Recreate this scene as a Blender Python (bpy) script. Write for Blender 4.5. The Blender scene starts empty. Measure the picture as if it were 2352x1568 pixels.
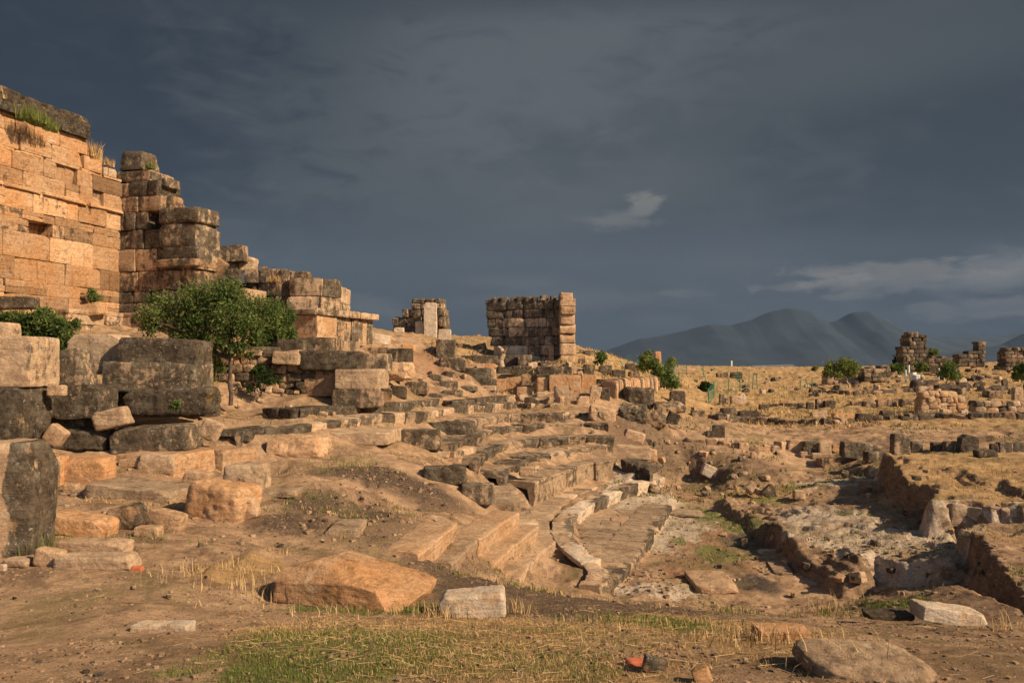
import bpy, math, random
import numpy as np
from mathutils import Vector, Matrix
random.seed(7); rng = np.random.default_rng(7)
scn = bpy.context.scene
# ------------------------------------------------------------------ camera
F = 1846.0; CU, CV, HOR = 1176.0, 784.0, 840.0      # reference picture 2352 x 1568
EZ = 1.75
TH = math.atan((HOR-CV)/F)
cam = bpy.data.cameras.new('camera'); camo = bpy.data.objects.new('camera', cam)
scn.collection.objects.link(camo); scn.camera = camo
camo.location = (0, 0, EZ); camo.rotation_euler = (math.pi/2+TH, 0, 0)
cam.sensor_width = 36; cam.lens = 36*F/2352; cam.clip_start = .1; cam.clip_end = 60000
scn.view_settings.view_transform = 'Standard'; scn.view_settings.look = 'None'
scn.view_settings.exposure = 0.72; scn.view_settings.gamma = 1
# ------------------------------------------------------------------ sun and sky
SUN_AZ = math.radians(26)     # how far behind the camera's right the sun stands
SUN_EL = math.radians(33)
sd = Vector((math.cos(SUN_EL)*math.cos(SUN_AZ), -math.cos(SUN_EL)*math.sin(SUN_AZ), math.sin(SUN_EL)))
sun = bpy.data.lights.new('sun', 'SUN'); suno = bpy.data.objects.new('sun', sun)
scn.collection.objects.link(suno); sun.energy = 4.5; sun.angle = math.radians(.5); sun.color = (1.0, .775, .52)
suno.rotation_euler = sd.to_track_quat('Z', 'Y').to_euler()

class NT:
    def __init__(s, tree): s.t = tree; s.n = tree.nodes; s.l = tree.links; s.n.clear()
    def node(s, typ, ins=None, **kw):
        n = s.n.new(typ)
        for k, v in kw.items(): setattr(n, k, v)
        for k, v in (ins or {}).items():
            if isinstance(v, bpy.types.NodeSocket): s.l.new(v, n.inputs[k])
            else: n.inputs[k].default_value = v
        return n
    def math(s, op, a, b=0.0, c=None, clamp=False):
        n = s.n.new('ShaderNodeMath'); n.operation = op; n.use_clamp = clamp
        for i, v in enumerate((a, b, c)):
            if v is None: continue
            if isinstance(v, bpy.types.NodeSocket): s.l.new(v, n.inputs[i])
            else: n.inputs[i].default_value = v
        return n.outputs[0]
    def mix(s, f, a, b, mode='MIX'):
        n = s.n.new('ShaderNodeMix'); n.data_type = 'RGBA'; n.blend_type = mode; n.clamp_factor = True
        for i, v in ((0, f), (6, a), (7, b)):
            if isinstance(v, bpy.types.NodeSocket): s.l.new(v, n.inputs[i])
            elif i == 0: n.inputs[0].default_value = v
            else: n.inputs[i].default_value = (*v, 1) if len(v) == 3 else v
        return n.outputs[2]
    def noise(s, vec, scale, detail=5, rough=.55, dist=0.0):
        return s.node('ShaderNodeTexNoise', {'Vector': vec, 'Scale': scale, 'Detail': detail, 'Roughness': rough, 'Distortion': dist}).outputs[0]
    def ramp(s, x, lo, hi):      # smooth 0..1 between lo and hi
        n = s.node('ShaderNodeMapRange', {0: x, 1: lo, 2: hi, 3: 0., 4: 1.}, interpolation_type='SMOOTHSTEP'); return n.outputs[0]

world = bpy.data.worlds.new('World'); scn.world = world; world.use_nodes = True
def px_dir(u, v):
    a = (u-CU)/F; b = (CV-v)/F
    d = Vector((a, math.cos(TH)-b*math.sin(TH), math.sin(TH)+b*math.cos(TH))); return d.normalized()
def build_world():
    w = NT(world.node_tree)
    tc = w.node('ShaderNodeTexCoord').outputs['Generated']
    sep = w.node('ShaderNodeSeparateXYZ', {0: tc}).outputs
    sky = w.node('ShaderNodeTexSky', sky_type='NISHITA', sun_disc=False, sun_elevation=SUN_EL,
                 sun_rotation=math.atan2(sd.x, sd.y)).outputs[0]
    clear = w.node('ShaderNodeBackground', {0: sky, 1: .065})
    # storm clouds: stretched noise on the direction
    mp = w.node('ShaderNodeMapping', {0: tc, 'Scale': (1.0, 1.0, 2.7), 'Rotation': (0, .22, 0)}).outputs[0]
    n1 = w.noise(mp, 1.5, 3, .42, .3)
    n2 = w.noise(mp, 4.2, 4, .5, .4)
    base = w.mix(w.ramp(n1, .36, .66), (.027, .039, .056), (.061, .073, .086))
    base = w.mix(w.math('MULTIPLY', w.ramp(n2, .42, .75), .30), base, (.085, .095, .105))
    def blob(u, v, su, sv, rot=0.0, crisp=False):
        # smooth elliptical patch of sky around a direction
        d = px_dir(u, v); right = Vector((d.y, -d.x, 0)).normalized(); up = right.cross(d)
        r2 = right*math.cos(rot)+up*math.sin(rot); u2 = up*math.cos(rot)-right*math.sin(rot)
        def dot(a, k):
            m = w.node('ShaderNodeVectorMath', {0: tc, 1: tuple(a)}, operation='DOT_PRODUCT').outputs['Value']
            return w.math('MULTIPLY', m, k)
        X = dot(r2, F/su); Y = dot(u2, F/sv)
        q = w.math('ADD', w.math('POWER', w.math('ABSOLUTE', X), 2), w.math('POWER', w.math('ABSOLUTE', Y), 2))
        nn = w.math('MULTIPLY', w.math('SUBTRACT', w.noise(mp, 22 if crisp else 13, 7, .62, .5), .5), 2.6 if crisp else 2.2)
        q = w.math('ADD', w.math('SQRT', q), nn)
        return w.ramp(q, 1.1, .45) if crisp else w.ramp(q, 1.3, .1)
    for (u, v, su, sv, rot, col, k) in [
        (1200, 170, 560, 230, .3, (.112, .124, .136), .75),
        (1000, 130, 260, 150, .1, (.098, .11, .122), .4),
        (40, 200, 640, 500, 0, (.017, .028, .045), .95),
        (1300, -20, 900, 50, 0, (.045, .055, .07), .6),
        (2300, 350, 520, 260, 0, (.026, .038, .053), .75),
        (900, 640, 640, 170, 0, (.042, .057, .074), .5),
        (1900, 140, 460, 90, 0, (.082, .094, .108), .5),
        (1330, 460, 300, 80, .3, (.092, .103, .112), .5),
        (1560, 400, 200, 60, -.3, (.082, .092, .102), .3),
        (1300, 600, 500, 45, -.05, (.063, .080, .098), .4),
        (1700, 560, 600, 40, -.05, (.058, .073, .092), .5),
        (1484, 470, 52, 30, .35, (.185, .18, .165), .7),(1440, 500, 90, 26, .1, (.125, .13, .132), .6),(1400, 505, 90, 14, -.1, (.13, .135, .135), .35),
        (1575, 674, 60, 11, 0, (.14, .138, .135), .55),
        (2010, 640, 230, 40, .04, (.15, .143, .135), .75),
        (1900, 650, 120, 18, .1, (.19, .18, .165), .6),
        (2290, 625, 120, 45, .1, (.17, .165, .16), .75),
        (2230, 710, 170, 26, 0, (.145, .14, .14), .6),
        (1930, 682, 60, 10, 0, (.18, .165, .15), .6),
        (1330, 690, 300, 36, 0, (.115, .122, .13), .5),
        (1530, 735, 130, 22, 0, (.12, .12, .122), .5),
        (860, 710, 120, 26, -.2, (.115, .12, .125), .45),
        (1180, 650, 160, 20, 0, (.10, .11, .12), .45),
        (1780, 745, 620, 95, 0, (.060, .077, .094), .85)]:
        base = w.mix(w.math('MULTIPLY', blob(u, v, su, sv, rot, sv < 42 and col[0] > .12), k), base, tuple(c*1.12 for c in col) if col[0] > .12 else col)
    storm = w.node('ShaderNodeBackground', {0: base, 1: .605})
    # the storm fills the northern half of the sky, the sky behind the camera is clear evening
    f = w.ramp(sep[1], -.35, .15)
    mx = w.node('ShaderNodeMixShader', {0: f, 1: clear.outputs[0], 2: storm.outputs[0]})
    w.node('ShaderNodeOutputWorld', {0: mx.outputs[0]})
build_world()

# ------------------------------------------------------------------ helpers
def tag(o, label=None, cat=None, group=None, kind=None):
    if label: o['label'] = label
    if cat: o['category'] = cat
    if group: o['group'] = group
    if kind: o['kind'] = kind
    return o
_PERM = rng.random((64, 64, 64)).astype(np.float64)
def vnoise(p):
    i = np.floor(p).astype(np.int64); f = p-i; f = f*f*(3-2*f); i &= 63; j = (i+1) & 63
    x0, y0, z0 = i.T; x1, y1, z1 = j.T; fx, fy, fz = f.T
    g = _PERM
    a = g[x0, y0, z0]*(1-fx)+g[x1, y0, z0]*fx; b = g[x0, y1, z0]*(1-fx)+g[x1, y1, z0]*fx
    c = g[x0, y0, z1]*(1-fx)+g[x1, y0, z1]*fx; d = g[x0, y1, z1]*(1-fx)+g[x1, y1, z1]*fx
    return ((a*(1-fy)+b*fy)*(1-fz)+(c*(1-fy)+d*fy)*fz)*2-1
def fbm(p, octv=4, gain=.5):
    s = 0; a = 1; t = 0
    for o in range(octv):
        s = s+a*vnoise(p*(2.03**o)+17.3*o); t += a; a *= gain
    return s/t
def fbm2(x, y, sc, octv=4, off=0.0, gain=.5):
    return fbm(np.stack([x*sc+off, y*sc+off*1.7, np.full_like(x, 3.1+off)], 1), octv, gain)
def sstep(a, b, x):
    t = np.clip((x-a)/(b-a), 0, 1); return t*t*(3-2*t)
def pix(u, v, Y):
    a = (u-CU)/F; b = (CV-v)/F
    dy = math.cos(TH)-b*math.sin(TH); dz = math.sin(TH)+b*math.cos(TH)
    return np.array([a/dy*Y, Y, EZ+dz/dy*Y])
def pixh(u, v, h):                     # point seen at (u,v) lying h metres below the eye
    b = (CV-v)/F; dy = math.cos(TH)-b*math.sin(TH); dz = math.sin(TH)+b*math.cos(TH)
    return pix(u, v, -h*dy/dz)

# ------------------------------------------------------------------ rows of the theatre (top front edges) and terrain
ROWS = []
def RW(*a, **k): ROWS.append((a, k))
z4 = lambda L, h: [(967.9+.2315*a, 877.1+.2315*b, h if not isinstance(h, (list, tuple)) else h[i]) for i, (a, b) in enumerate(L)]
z3 = lambda L, h: [(483.9+.2315*a, 877.1+.2315*b, h if not isinstance(h, (list, tuple)) else h[i]) for i, (a, b) in enumerate(L)]
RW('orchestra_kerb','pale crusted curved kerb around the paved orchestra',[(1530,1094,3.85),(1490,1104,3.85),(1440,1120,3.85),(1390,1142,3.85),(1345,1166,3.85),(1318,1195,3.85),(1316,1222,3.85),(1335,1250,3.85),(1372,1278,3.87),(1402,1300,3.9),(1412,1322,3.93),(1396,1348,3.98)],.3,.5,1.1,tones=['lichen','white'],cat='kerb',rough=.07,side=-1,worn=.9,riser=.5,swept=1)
RW('walkway_slabs','broad worn walkway slabs outside the pale orchestra kerb',[(1500,1086,3.89),(1440,1097,3.89),(1380,1115,3.89),(1320,1140,3.89),(1282,1168,3.89),(1268,1195,3.89),(1275,1228,3.89),(1300,1258,3.9)],.06,1.0,1.0,tones=['slab','pale'],cat='walkway',rough=.025,side=-1,worn=.2,swept=1,riser=.0)
RW('podium_wall','tall moulded bench wall carrying the lowest curved seats',[(1229,1106,3.2),(1269,1090,3.2),(1320,1072,3.2),(1361,1062,3.2),(1419,1050,3.2)],.66,.8,.9,tones=['mix','slab','slab'],cat='seat wall',rough=.05,jit=.03,swept=1,mould=.035,riser=.15,cut=.82)
RW('rubble_wall','dark rough continuation of the bench wall toward the earth bank',[(1421,1052,3.2),(1455,1062,3.3),(1490,1076,3.45)],.55,.7,.6,tones=['dark','mix'],cat='seat wall',swept=1,rough=.12,worn=1.2)
SR = [('lowest',2.85,[(1165,1083),(1178,1068),(1215,1052),(1255,1044),(1297,1037),(1366,1026),(1408,1022)]),
      ('second',2.5,[(1104,1056),(1122,1038),(1148,1025),(1176,1014),(1229,1007),(1304,1002),(1375,1000),(1414,998)]),
      ('third',2.15,[(1044,1022),(1065,1010),(1107,994),(1145,985),(1185,979),(1269,973),(1368,972),(1398,972)]),
      ('fourth',1.78,[(1100,962),(1160,952),(1220,950),(1276,949),(1347,945),(1375,947)])]
for nm, h, L in SR:
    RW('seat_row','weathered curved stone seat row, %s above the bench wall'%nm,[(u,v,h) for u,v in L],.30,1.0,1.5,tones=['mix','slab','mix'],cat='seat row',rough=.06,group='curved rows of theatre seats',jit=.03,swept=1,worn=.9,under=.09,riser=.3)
RW('seat_row','second of the worn arcs, broken ledge left of the second curved row',[(1040,1040,2.35),(1070,1034,2.35),(1098,1026,2.35)],.3,.5,.7,tones=['pale','mix'],cat='seat row',n=9,rough=.06,cut=.75)
BR = [('lowest near the pool pit',3.7,[(1192,1335,),(1215,1300),(1240,1268),(1278,1236)],.32,.75),('second from the pit',3.35,[(1128,1304),(1162,1266),(1205,1232),(1240,1204)],.36,.62),
      ('third from the pit',3.0,[(1046,1290),(1080,1254),(1112,1228),(1150,1200),(1196,1172)],.36,.62),('highest and shortest of the near flight',2.7,[(966,1268),(1010,1234),(1052,1198)],.34,.62)]
for nm, h, L, hh, dd in BR:
    RW('seat_bench','smooth straight tan stone bench, %s'%nm,[(p[0],p[1],h) for p in L],hh,dd,1.7,tones=['slab','tan'],cat='seat row',rough=.02,jit=.015,swept=1,worn=.2,riser=.12,group='straight benches of the near flight')
RW('stair','worn steps descending between the curved seats and the near benches',[(1160,1092,3.1),(1182,1120,3.25),(1196,1150,3.4)],.3,.9,.5,tones=['slab'],cat='stair',n=8,rough=.03,side=-1)
RW('stair','smooth sloping channel slabs at the foot of the bench wall',[(1205,1128,3.55),(1212,1170,3.75),(1240,1200,3.85)],.3,.9,.8,tones=['slab','pale'],cat='stair',n=8,rough=.02,side=-1)
RW('orchestra_edge','straight block edge of the paved platform, facing the puddled ground',[(1548,1158,4.15),(1520,1196,4.15),(1496,1232,4.15),(1470,1268,4.15),(1440,1306,4.15),(1410,1338,4.15)],.34,.9,.9,tones=['slab'],cat='kerb',rough=.03,jit=.015,side=-1,swept=1,worn=.3)
RW('kerb','long kerb of squared stones edging the grassy terrace, behind the slabs',z3([(330,480),(380,462),(660,437),(890,420),(1210,387),(1700,322),(2050,297),(2340,264)],[1.48,1.47,1.44,1.42,1.40,1.40,1.42,1.47])+[(1080,931,1.52),(1140,927,1.56),(1188,923,1.6)],.3,.7,.85,tones=['pale','slab','mix','dark','tan','pale'],cat='kerb',swept=1,rough=.025,worn=.4,group='kerbs of the upper terraces')
RW('kerb','dark kerb with a sharp left corner, nearest the rubble wall behind the tree',z3([(500,255),(700,262),(900,262),(1050,246),(1340,238),(1510,228)],[1.13,1.12,1.12,1.13,1.14,1.14]),.34,.8,1.1,tones=['dark','grey','mix'],cat='kerb',swept=1,rough=.025,worn=.4,group='kerbs of the upper terraces')
RW('kerb','upper kerb with pale left stones continuing from the dark cornered kerb',z3([(1550,218),(1820,204),(2040,186),(2200,176)],[1.12,1.13,1.17,1.2])+z4([(100,168),(240,158)],[1.2,1.25]),.36,.6,.9,tones=['tan','slab','mix'],cat='kerb',swept=1,rough=.025,worn=.4,group='kerbs of the upper terraces')
RW('kerb','short kerb of dark squared stones under the tumbled blocks, second terrace',z4([(310,182),(500,170),(700,150),(910,132)],[1.32,1.33,1.34,1.34]),.4,.6,.9,tones=['mix','dark','slab'],cat='kerb',swept=1,rough=.025,worn=.4,group='kerbs of the upper terraces')
RW('kerb','topmost faint kerb below the orange ashlar blocks',z4([(590,98),(750,82),(980,72)],[1.24,1.18,1.12]),.35,.6,1.2,tones=['mix','slab'],cat='kerb',swept=1,rough=.025,worn=.4,group='kerbs of the upper terraces')
RW('kerb','low rock-cut ledge with ochre side, edging the dirt below the gray blocks',[(398,1050,1.78),(450,1040,1.78),(520,1030,1.8),(588,1026,1.82)],.5,1.2,1.2,tones=['orange','tan'],cat='kerb',n=10,rough=.03,cut=.85)
CP = [  # (u, v, distance) of ground seen in the photograph
 (-400,1568,4.3),(0,1568,4.5),(600,1568,4.5),(1176,1568,4.5),(1800,1568,4.5),(2352,1568,4.5),(2800,1568,4.6),
 (0,1450,6.2),(600,1450,6.1),(1176,1450,6.3),(1800,1450,6.8),(2352,1480,6.6),(2700,1460,7.0),
 (0,1300,8.8),(-300,1300,8.8),(250,1320,8.4),(450,1352,8.0),(640,1398,7.7),(900,1400,7.9),(1100,1418,7.8),(1300,1408,8.0),
 (1600,1425,8.1),(1900,1437,8.0),(2352,1452,7.8),(2700,1440,8),
 (1000,1330,9.6),(1150,1345,10.6),(1300,1375,11.5),(1500,1385,12.5),(1700,1400,12.5),(1900,1415,12),
 (200,1160,12.6),(330,1240,10.6),(450,1210,12.0),(480,1300,9.6),(560,1255,10.6),(-200,1150,12.5),(60,1150,12.8),
 (300,1120,14.6),(100,1112,14.8),(500,1110,15.2),(300,1050,15.8),(520,1015,17.6),(300,1025,17.2),(0,1010,16.8),(-300,1000,17),
 (150,985,18.5),(400,960,19.5),(550,945,21.5),(-200,900,21),(150,840,22.5),(60,775,25),(-300,720,25),(250,775,26.5),(400,800,26),
 (600,930,23),(760,990,19.6),(690,1040,18.6),(560,1060,17.0),
 (800,1070,18.0),(950,1070,18.8),(850,1100,17.0),(1000,1110,18.0),(650,1120,15.2),(700,1100,16),
 (800,1160,14.9),(950,1160,16.4),(900,1220,13.9),(700,1220,12.6),(1000,1245,14.0),(850,1280,12.0),(640,1265,11.2),(930,1290,11.9),
 (900,970,24),(1000,960,27),(1060,1000,25.5),(1040,1050,22),(1090,1120,20.2),(1110,1180,18.5),
 (700,860,27.5),(850,800,32),(828,802,30.4),(560,800,27),(750,814,26.4),(650,816,26.8),(857,784,31.2),(860,785,35),(960,790,41),(930,765,46),(1040,812,39),(970,850,35),(900,860,31),(980,895,32.5),
 (1100,800,56),(1100,777,82),(1200,778,82),(1060,777,80),(1200,815,45),(1340,832,42),(1340,797,62),(1400,820,60),(1440,833,72),(1250,848,38.5),(1120,850,37),
 (1120,880,36),(1150,930,34.5),(1250,935,35),(1350,930,35.5),(1200,945,33),(1100,945,31.5),(1350,945,33),(1440,925,36.5),(1500,890,46),(1480,860,58),
 (1400,975,33),(1500,1005,31),(1600,1005,31.5),(1530,1045,29),(1650,1050,30.5),(1480,960,35),(1700,965,39),(1900,960,40),(2100,958,39.5),(2352,955,38.5),(2700,955,38),
 (1600,930,50),(1700,905,62),(1900,905,62),(2200,905,58),(2352,905,52),(1600,880,85),(1750,865,110),(1900,875,95),(2100,870,85),(2300,870,80),(2600,880,70),
 (1560,840,150),(1650,845,170),(1750,848,210),(1900,848,190),(2050,842,150),(2200,835,130),(2352,830,120),(2600,825,120),(1500,842,110),
 (1800,1042,31),(1900,1042,31),(2000,1042,29.5),(1850,1062,30.6),(1960,1060,30),(1780,1100,27.5),(1880,1085,28.6),(1700,1085,29),(2200,1042,26.5),(2352,1045,26),(2700,1040,26),(1750,1000,33),(2000,1000,32),(2300,1000,30),
 (2200,1100,21.2),(2352,1130,19.2),(2600,1150,18),(2352,1300,11.8),(2700,1300,11.5),
]
HP = [  # (u, v, metres below the eye): treads of the theatre
 (1240,1200,3.95),(1300,1150,3.95),(1400,1098,3.95),(1500,1085,3.95),(1290,1240,3.95),(1370,1270,4.0),(1470,1090,3.95),(1200,1200,3.7),
 (1240,1090,3.3),(1300,1068,3.3),(1360,1052,3.3),(1420,1044,3.3),(1183,1062,2.95),(1255,1040,2.95),(1340,1024,2.95),(1400,1018,2.95),
 (1148,1020,2.6),(1229,1003,2.6),(1340,996,2.6),(1400,994,2.6),(1107,990,2.25),(1185,975,2.25),(1270,969,2.25),(1365,968,2.25),
 (968,966,1.9),(1107,956,1.85),(1160,948,1.85),(1276,945,1.85),(1347,941,1.85),(1480,1030,2.9),(1440,1000,2.55),(1520,1075,3.9),
 (1150,1300,3.85),(1230,1240,3.8),(1100,1270,3.3),(1180,1200,3.2),(1000,1240,2.85),(1060,1200,2.75),(1130,1160,3.0),(1100,1120,2.85),(1020,1090,2.6)]
cpw = np.vstack([np.array([pix(*c) for c in CP if not (1030<c[0]<1420 and 960<c[1]<1240)]), np.array([pixh(*c) for c in HP])])
def wd(x, y):
    r = np.hypot(x, y); return np.stack([np.arctan2(x, y)*1.3, np.log(np.maximum(r, .5))*1.25], 1)
rp = []
for a_, k_ in ROWS:
    P_ = [pixh(*p) for p in a_[2]]; sd_ = k_.get('side', 1); ht = a_[3]; dp = a_[4]
    for i_ in range(len(P_)-1):
        d_ = P_[i_+1]-P_[i_]; nn = np.array([-d_[1], d_[0], 0])*sd_; nn /= np.linalg.norm(nn)+1e-9
        for t_ in ((.25, .75) if np.linalg.norm(d_) > 1.6 else (.5,)):
            q = P_[i_]+d_*t_; rp.append(q+nn*dp*.7-np.array([0, 0, .07])); rp.append(q-nn*.18-np.array([0, 0, ht+.02]))
rp = np.array(rp); dist_ = np.linalg.norm(cpw[:, None, :2]-rp[None, :, :2], axis=2).min(1); cpw = np.vstack([cpw[dist_ > .9], rp])
extra = [(0, 0, .02), (-3, 0, .02), (3, 0, 0), (0, -4, 0), (-8, -2, 0), (8, -2, 0), (2.5, 2.5, 0), (-2.5, 2.5, 0)]
for a in (-1.2, -.75, -.5, -.3, -.1, .1, .3, .5, .75, 1.2):      # beyond the crest the plain drops away
    for r, z in ((420, -6), (1500, -60), (6000, -110), (20000, -120)): extra.append((r*math.sin(a), r*math.cos(a), z))
cpw = np.vstack([cpw, np.array(extra, float)])
cpd = wd(cpw[:, 0], cpw[:, 1])
def kern(a, b): return np.sqrt(((a[:, None, :]-b[None, :, :])**2).sum(2)+.0016)
_A = kern(cpd, cpd); n_ = len(cpd); _M = np.zeros((n_+3, n_+3)); _M[:n_, :n_] = -_A+np.eye(n_)*.0015
_M[:n_, n_] = 1; _M[:n_, n_+1:] = cpd; _M[n_, :n_] = 1; _M[n_+1:, :n_] = cpd.T
_rhs = np.concatenate([cpw[:, 2], np.zeros(3)]); _W = np.linalg.solve(_M, _rhs)
def base_h(x, y):
    out = np.empty(len(x))
    for i in range(0, len(x), 40000):
        d = wd(x[i:i+40000], y[i:i+40000]); out[i:i+len(d)] = -kern(d, cpd)@_W[:n_]+_W[n_]+d@_W[n_+1:]
    back = sstep(1.35, 2.2, np.abs(np.arctan2(x, y))); nr = sstep(3.3, 4.3, np.hypot(x, y)); return out*(1-back)*nr
def sdf(poly, x, y):                      # signed distance, positive inside
    P = np.asarray(poly)[:, :2]; Q = np.roll(P, -1, 0); d = np.full(len(x), 1e9); ins = np.zeros(len(x), bool)
    for (ax, ay), (bx, by) in zip(P, Q):
        ex, ey = bx-ax, by-ay; t = np.clip(((x-ax)*ex+(y-ay)*ey)/(ex*ex+ey*ey+1e-9), 0, 1)
        d = np.minimum(d, np.hypot(x-ax-t*ex, y-ay-t*ey))
        c = ((ay > y) != (by > y)) & (x < (bx-ax)*(y-ay)/(by-ay+1e-12)+ax); ins ^= c
    return np.where(ins, d, -d)
class Region:      # a flat-ish level with its own steep edges
    def __init__(s, pts, w=.25, wob=.25, off=0.0, inner=None):
        s.P = np.array([pixh(*p) for p in pts]); s.w = w; s.wob = wob; s.off = off
        Q = np.array([pixh(*p) for p in inner]) if inner else s.P
        A = np.c_[Q[:, :2], np.ones(len(Q))]
        A2 = np.vstack([A, [[.15, 0, 0], [0, .15, 0]]]); s.c = np.linalg.lstsq(A2, np.r_[Q[:, 2], 0, 0], rcond=None)[0]
        s.bb = (s.P[:, 0].min()-1.5, s.P[:, 0].max()+1.5, s.P[:, 1].min()-1.5, s.P[:, 1].max()+1.5)
    def mask(s, x, y):
        m = np.zeros(len(x)); k = (x > s.bb[0]) & (x < s.bb[1]) & (y > s.bb[2]) & (y < s.bb[3])
        if k.any():
            d = sdf(s.P, x[k], y[k])+s.wob*fbm2(x[k], y[k], 1.3, 4, 5.0)+.11*min(1, s.wob*5)*fbm2(x[k], y[k], 5.5, 3, 15.0)
            m[k] = sstep(-s.w, s.w*.6, d+s.off)
        return m
    def apply(s, x, y, z):
        m = s.mask(x, y); return z*(1-m)+(x*s.c[0]+y*s.c[1]+s.c[2])*m
R_floor = Region([(1360,1358,4.3),(1425,1325,4.25),(1400,1285,4.2),(1365,1235,4.2),(1362,1200,4.2),(1435,1148,4.2),(1540,1105,4.2),(1590,1110,4.45),(1645,1122,4.5),
                  (1690,1185,4.5),(1750,1240,4.5),(1840,1300,4.5),(1960,1350,4.45),(2060,1405,4.4),(1900,1402,4.42),(1700,1392,4.45),(1500,1380,4.4),(1340,1372,4.3)], .35, .2,
                 inner=[(1500,1300,4.38),(1600,1200,4.42),(1600,1120,4.38),(1700,1380,4.42),(1900,1390,4.42),(1720,1230,4.45)])
R_pave = Region([(1345,1168,4.24),(1330,1195,4.24),(1330,1222,4.24),(1350,1252,4.24),(1408,1305,4.27),(1412,1330,4.27),(1440,1303,4.27),(1470,1265,4.27),(1520,1193,4.27),(1546,1158,4.27),(1545,1110,4.24),(1440,1132,4.24)], .12, .02)
R_isle = Region([(1655,1135,4.15),(1700,1180,4.15),(1735,1210,4.15),(1770,1238,4.12),(1825,1275,4.1),(1885,1300,4.08),(1960,1322,4.0),(2060,1345,3.95),(2210,1380,3.85),
                 (2300,1300,3.65),(2400,1190,3.45),(2300,1160,3.5),(2150,1125,3.45),(2060,1085,3.35),(1960,1085,3.7),(1880,1095,4.0),(1800,1110,4.05),(1700,1115,4.1)], .16, .3)
R_plat = Region([(2020,1042,2.85),(2060,1078,2.85),(2095,1105,2.9),(2135,1132,2.95),(2142,1152,3.0),(2240,1155,3.0),(2352,1160,2.95),(2700,1180,3.0),(3300,1100,2.9),
                 (2900,1040,2.9),(2352,1035,2.7)], .22, .2)
R_near = Region([(2238,1193,3.2),(2212,1210,3.2),(2255,1270,3.15),(2295,1330,3.05),(2352,1392,2.95),(2440,1460,2.9),(2700,1440,2.8),(3000,1300,2.9),(2700,1210,3.1),(2352,1190,3.15)], .2, .25)
R_gully = Region([(1900,1405,4.4),(2010,1352,4.5),(2120,1375,4.45),(2205,1388,4.4),(2225,1340,4.2),(2205,1250,3.9),(2240,1270,3.9),(2330,1425,3.8),(2420,1500,3.5),(2440,1570,3.3),(2352,1500,3.6),(2250,1455,3.8),(2100,1430,4.0),(1960,1420,4.2)], .25, .15)
RIDGES = [(pix(380, 1368, 7.7), pix(490, 1305, 8.9), .05, .14), (pix(490, 1305, 8.9), pix(600, 1250, 10.3), .09, .16), (pix(560, 1340, 8.1), pix(640, 1290, 9.1), .05, .14)]
def terrain(x, y, fine=True):
    z = base_h(x, y)
    for R in (R_floor, R_pave, R_isle, R_plat, R_gully, R_near): z = R.apply(x, y, z)
    r = np.hypot(x, y); a = np.arctan2(x, y)
    for (ra, rb_, rh, rw) in RIDGES:
        k = (x > min(ra[0], rb_[0])-1) & (x < max(ra[0], rb_[0])+1) & (y > min(ra[1], rb_[1])-1) & (y < max(ra[1], rb_[1])+1)
        if k.any():
            e = rb_[:2]-ra[:2]; t_ = np.clip(((x[k]-ra[0])*e[0]+(y[k]-ra[1])*e[1])/(e@e), 0, 1); dd = np.hypot(x[k]-ra[0]-t_*e[0], y[k]-ra[1]-t_*e[1])+.12*fbm2(x[k], y[k], 3., 3, 2.)
            z[k] += rh*np.exp(-(dd/rw)**2)
    lim = np.clip(r*.0045, .012, 1.2)*(1-.6*sstep(60, 200, r))
    z = z+fbm2(x, y, .35, 5, 2.0)*np.clip(r*.006, .02, .16)
    if fine:
        z = z+fbm2(x, y, 2.1, 5, 9.0, .62)*lim+fbm2(x, y, 7.3, 3, 19., .6)*np.clip(r*.0022, .006, .03)*(r < 60)
        n = 1-np.abs(fbm2(x, y, .9, 5, 31.0, .6)); z = z+ROUGH(x, y)*(n-.7)*.55
        z = z+R_isle.mask(x, y)*(np.floor(fbm2(x, y, .5, 3, 12.)*5+.5)*.07)
    return z
_rough = None
def ROUGH(x, y):
    out = np.zeros(len(x))
    for (cx, cy, rx, ry, a) in _rough or []:
        k = (np.abs(x-cx) < rx*1.3) & (np.abs(y-cy) < ry*1.3)
        if k.any(): out[k] = np.maximum(out[k], a*sstep(1.25, .5, np.hypot((x[k]-cx)/rx, (y[k]-cy)/ry)))
    return out
def hit(u, v, lo=3.4, hi=400):
    Y = np.geomspace(lo, hi, 1400); a = pix(u, v, 1.0)
    x = a[0]*Y; z = EZ+(a[2]-EZ)*Y; h = terrain(x, Y, False); k = np.where(h >= z)[0]
    if len(k) == 0: return pix(u, v, hi)
    i = k[0]; Yh = Y[i]
    if i:
        d0 = z[i-1]-h[i-1]; d1 = h[i]-z[i]; Yh = Y[i-1]+(Y[i]-Y[i-1])*d0/(d0+d1+1e-9)
    return pix(u, v, Yh)
def zt(x, y): return float(terrain(np.array([x], float), np.array([y], float), False)[0])
_r = []
for (u, v, ru, rv, a) in [(900,1110,170,35,.6),(800,1150,130,30,.7),(680,1200,110,30,.6),(1500,1365,130,20,.55),(1700,1085,130,30,.5),(1590,1085,60,20,.5),
                          (1450,950,60,14,.5),(1500,965,50,12,.5),(2080,1270,130,50,.28),(1900,1190,120,30,.22),(1000,1310,60,20,.4),(1150,1330,90,20,.3),(2000,1350,90,20,.4),(2290,1300,60,80,.4),(530,1270,90,30,.25)]:
    c = hit(u, v); a0 = hit(u, v-rv); b0 = hit(u, v+rv)
    _r.append((c[0], c[1], ru/F*c[1], max(.5, abs(a0[1]-b0[1])/2), a))
_rough = _r

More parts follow.
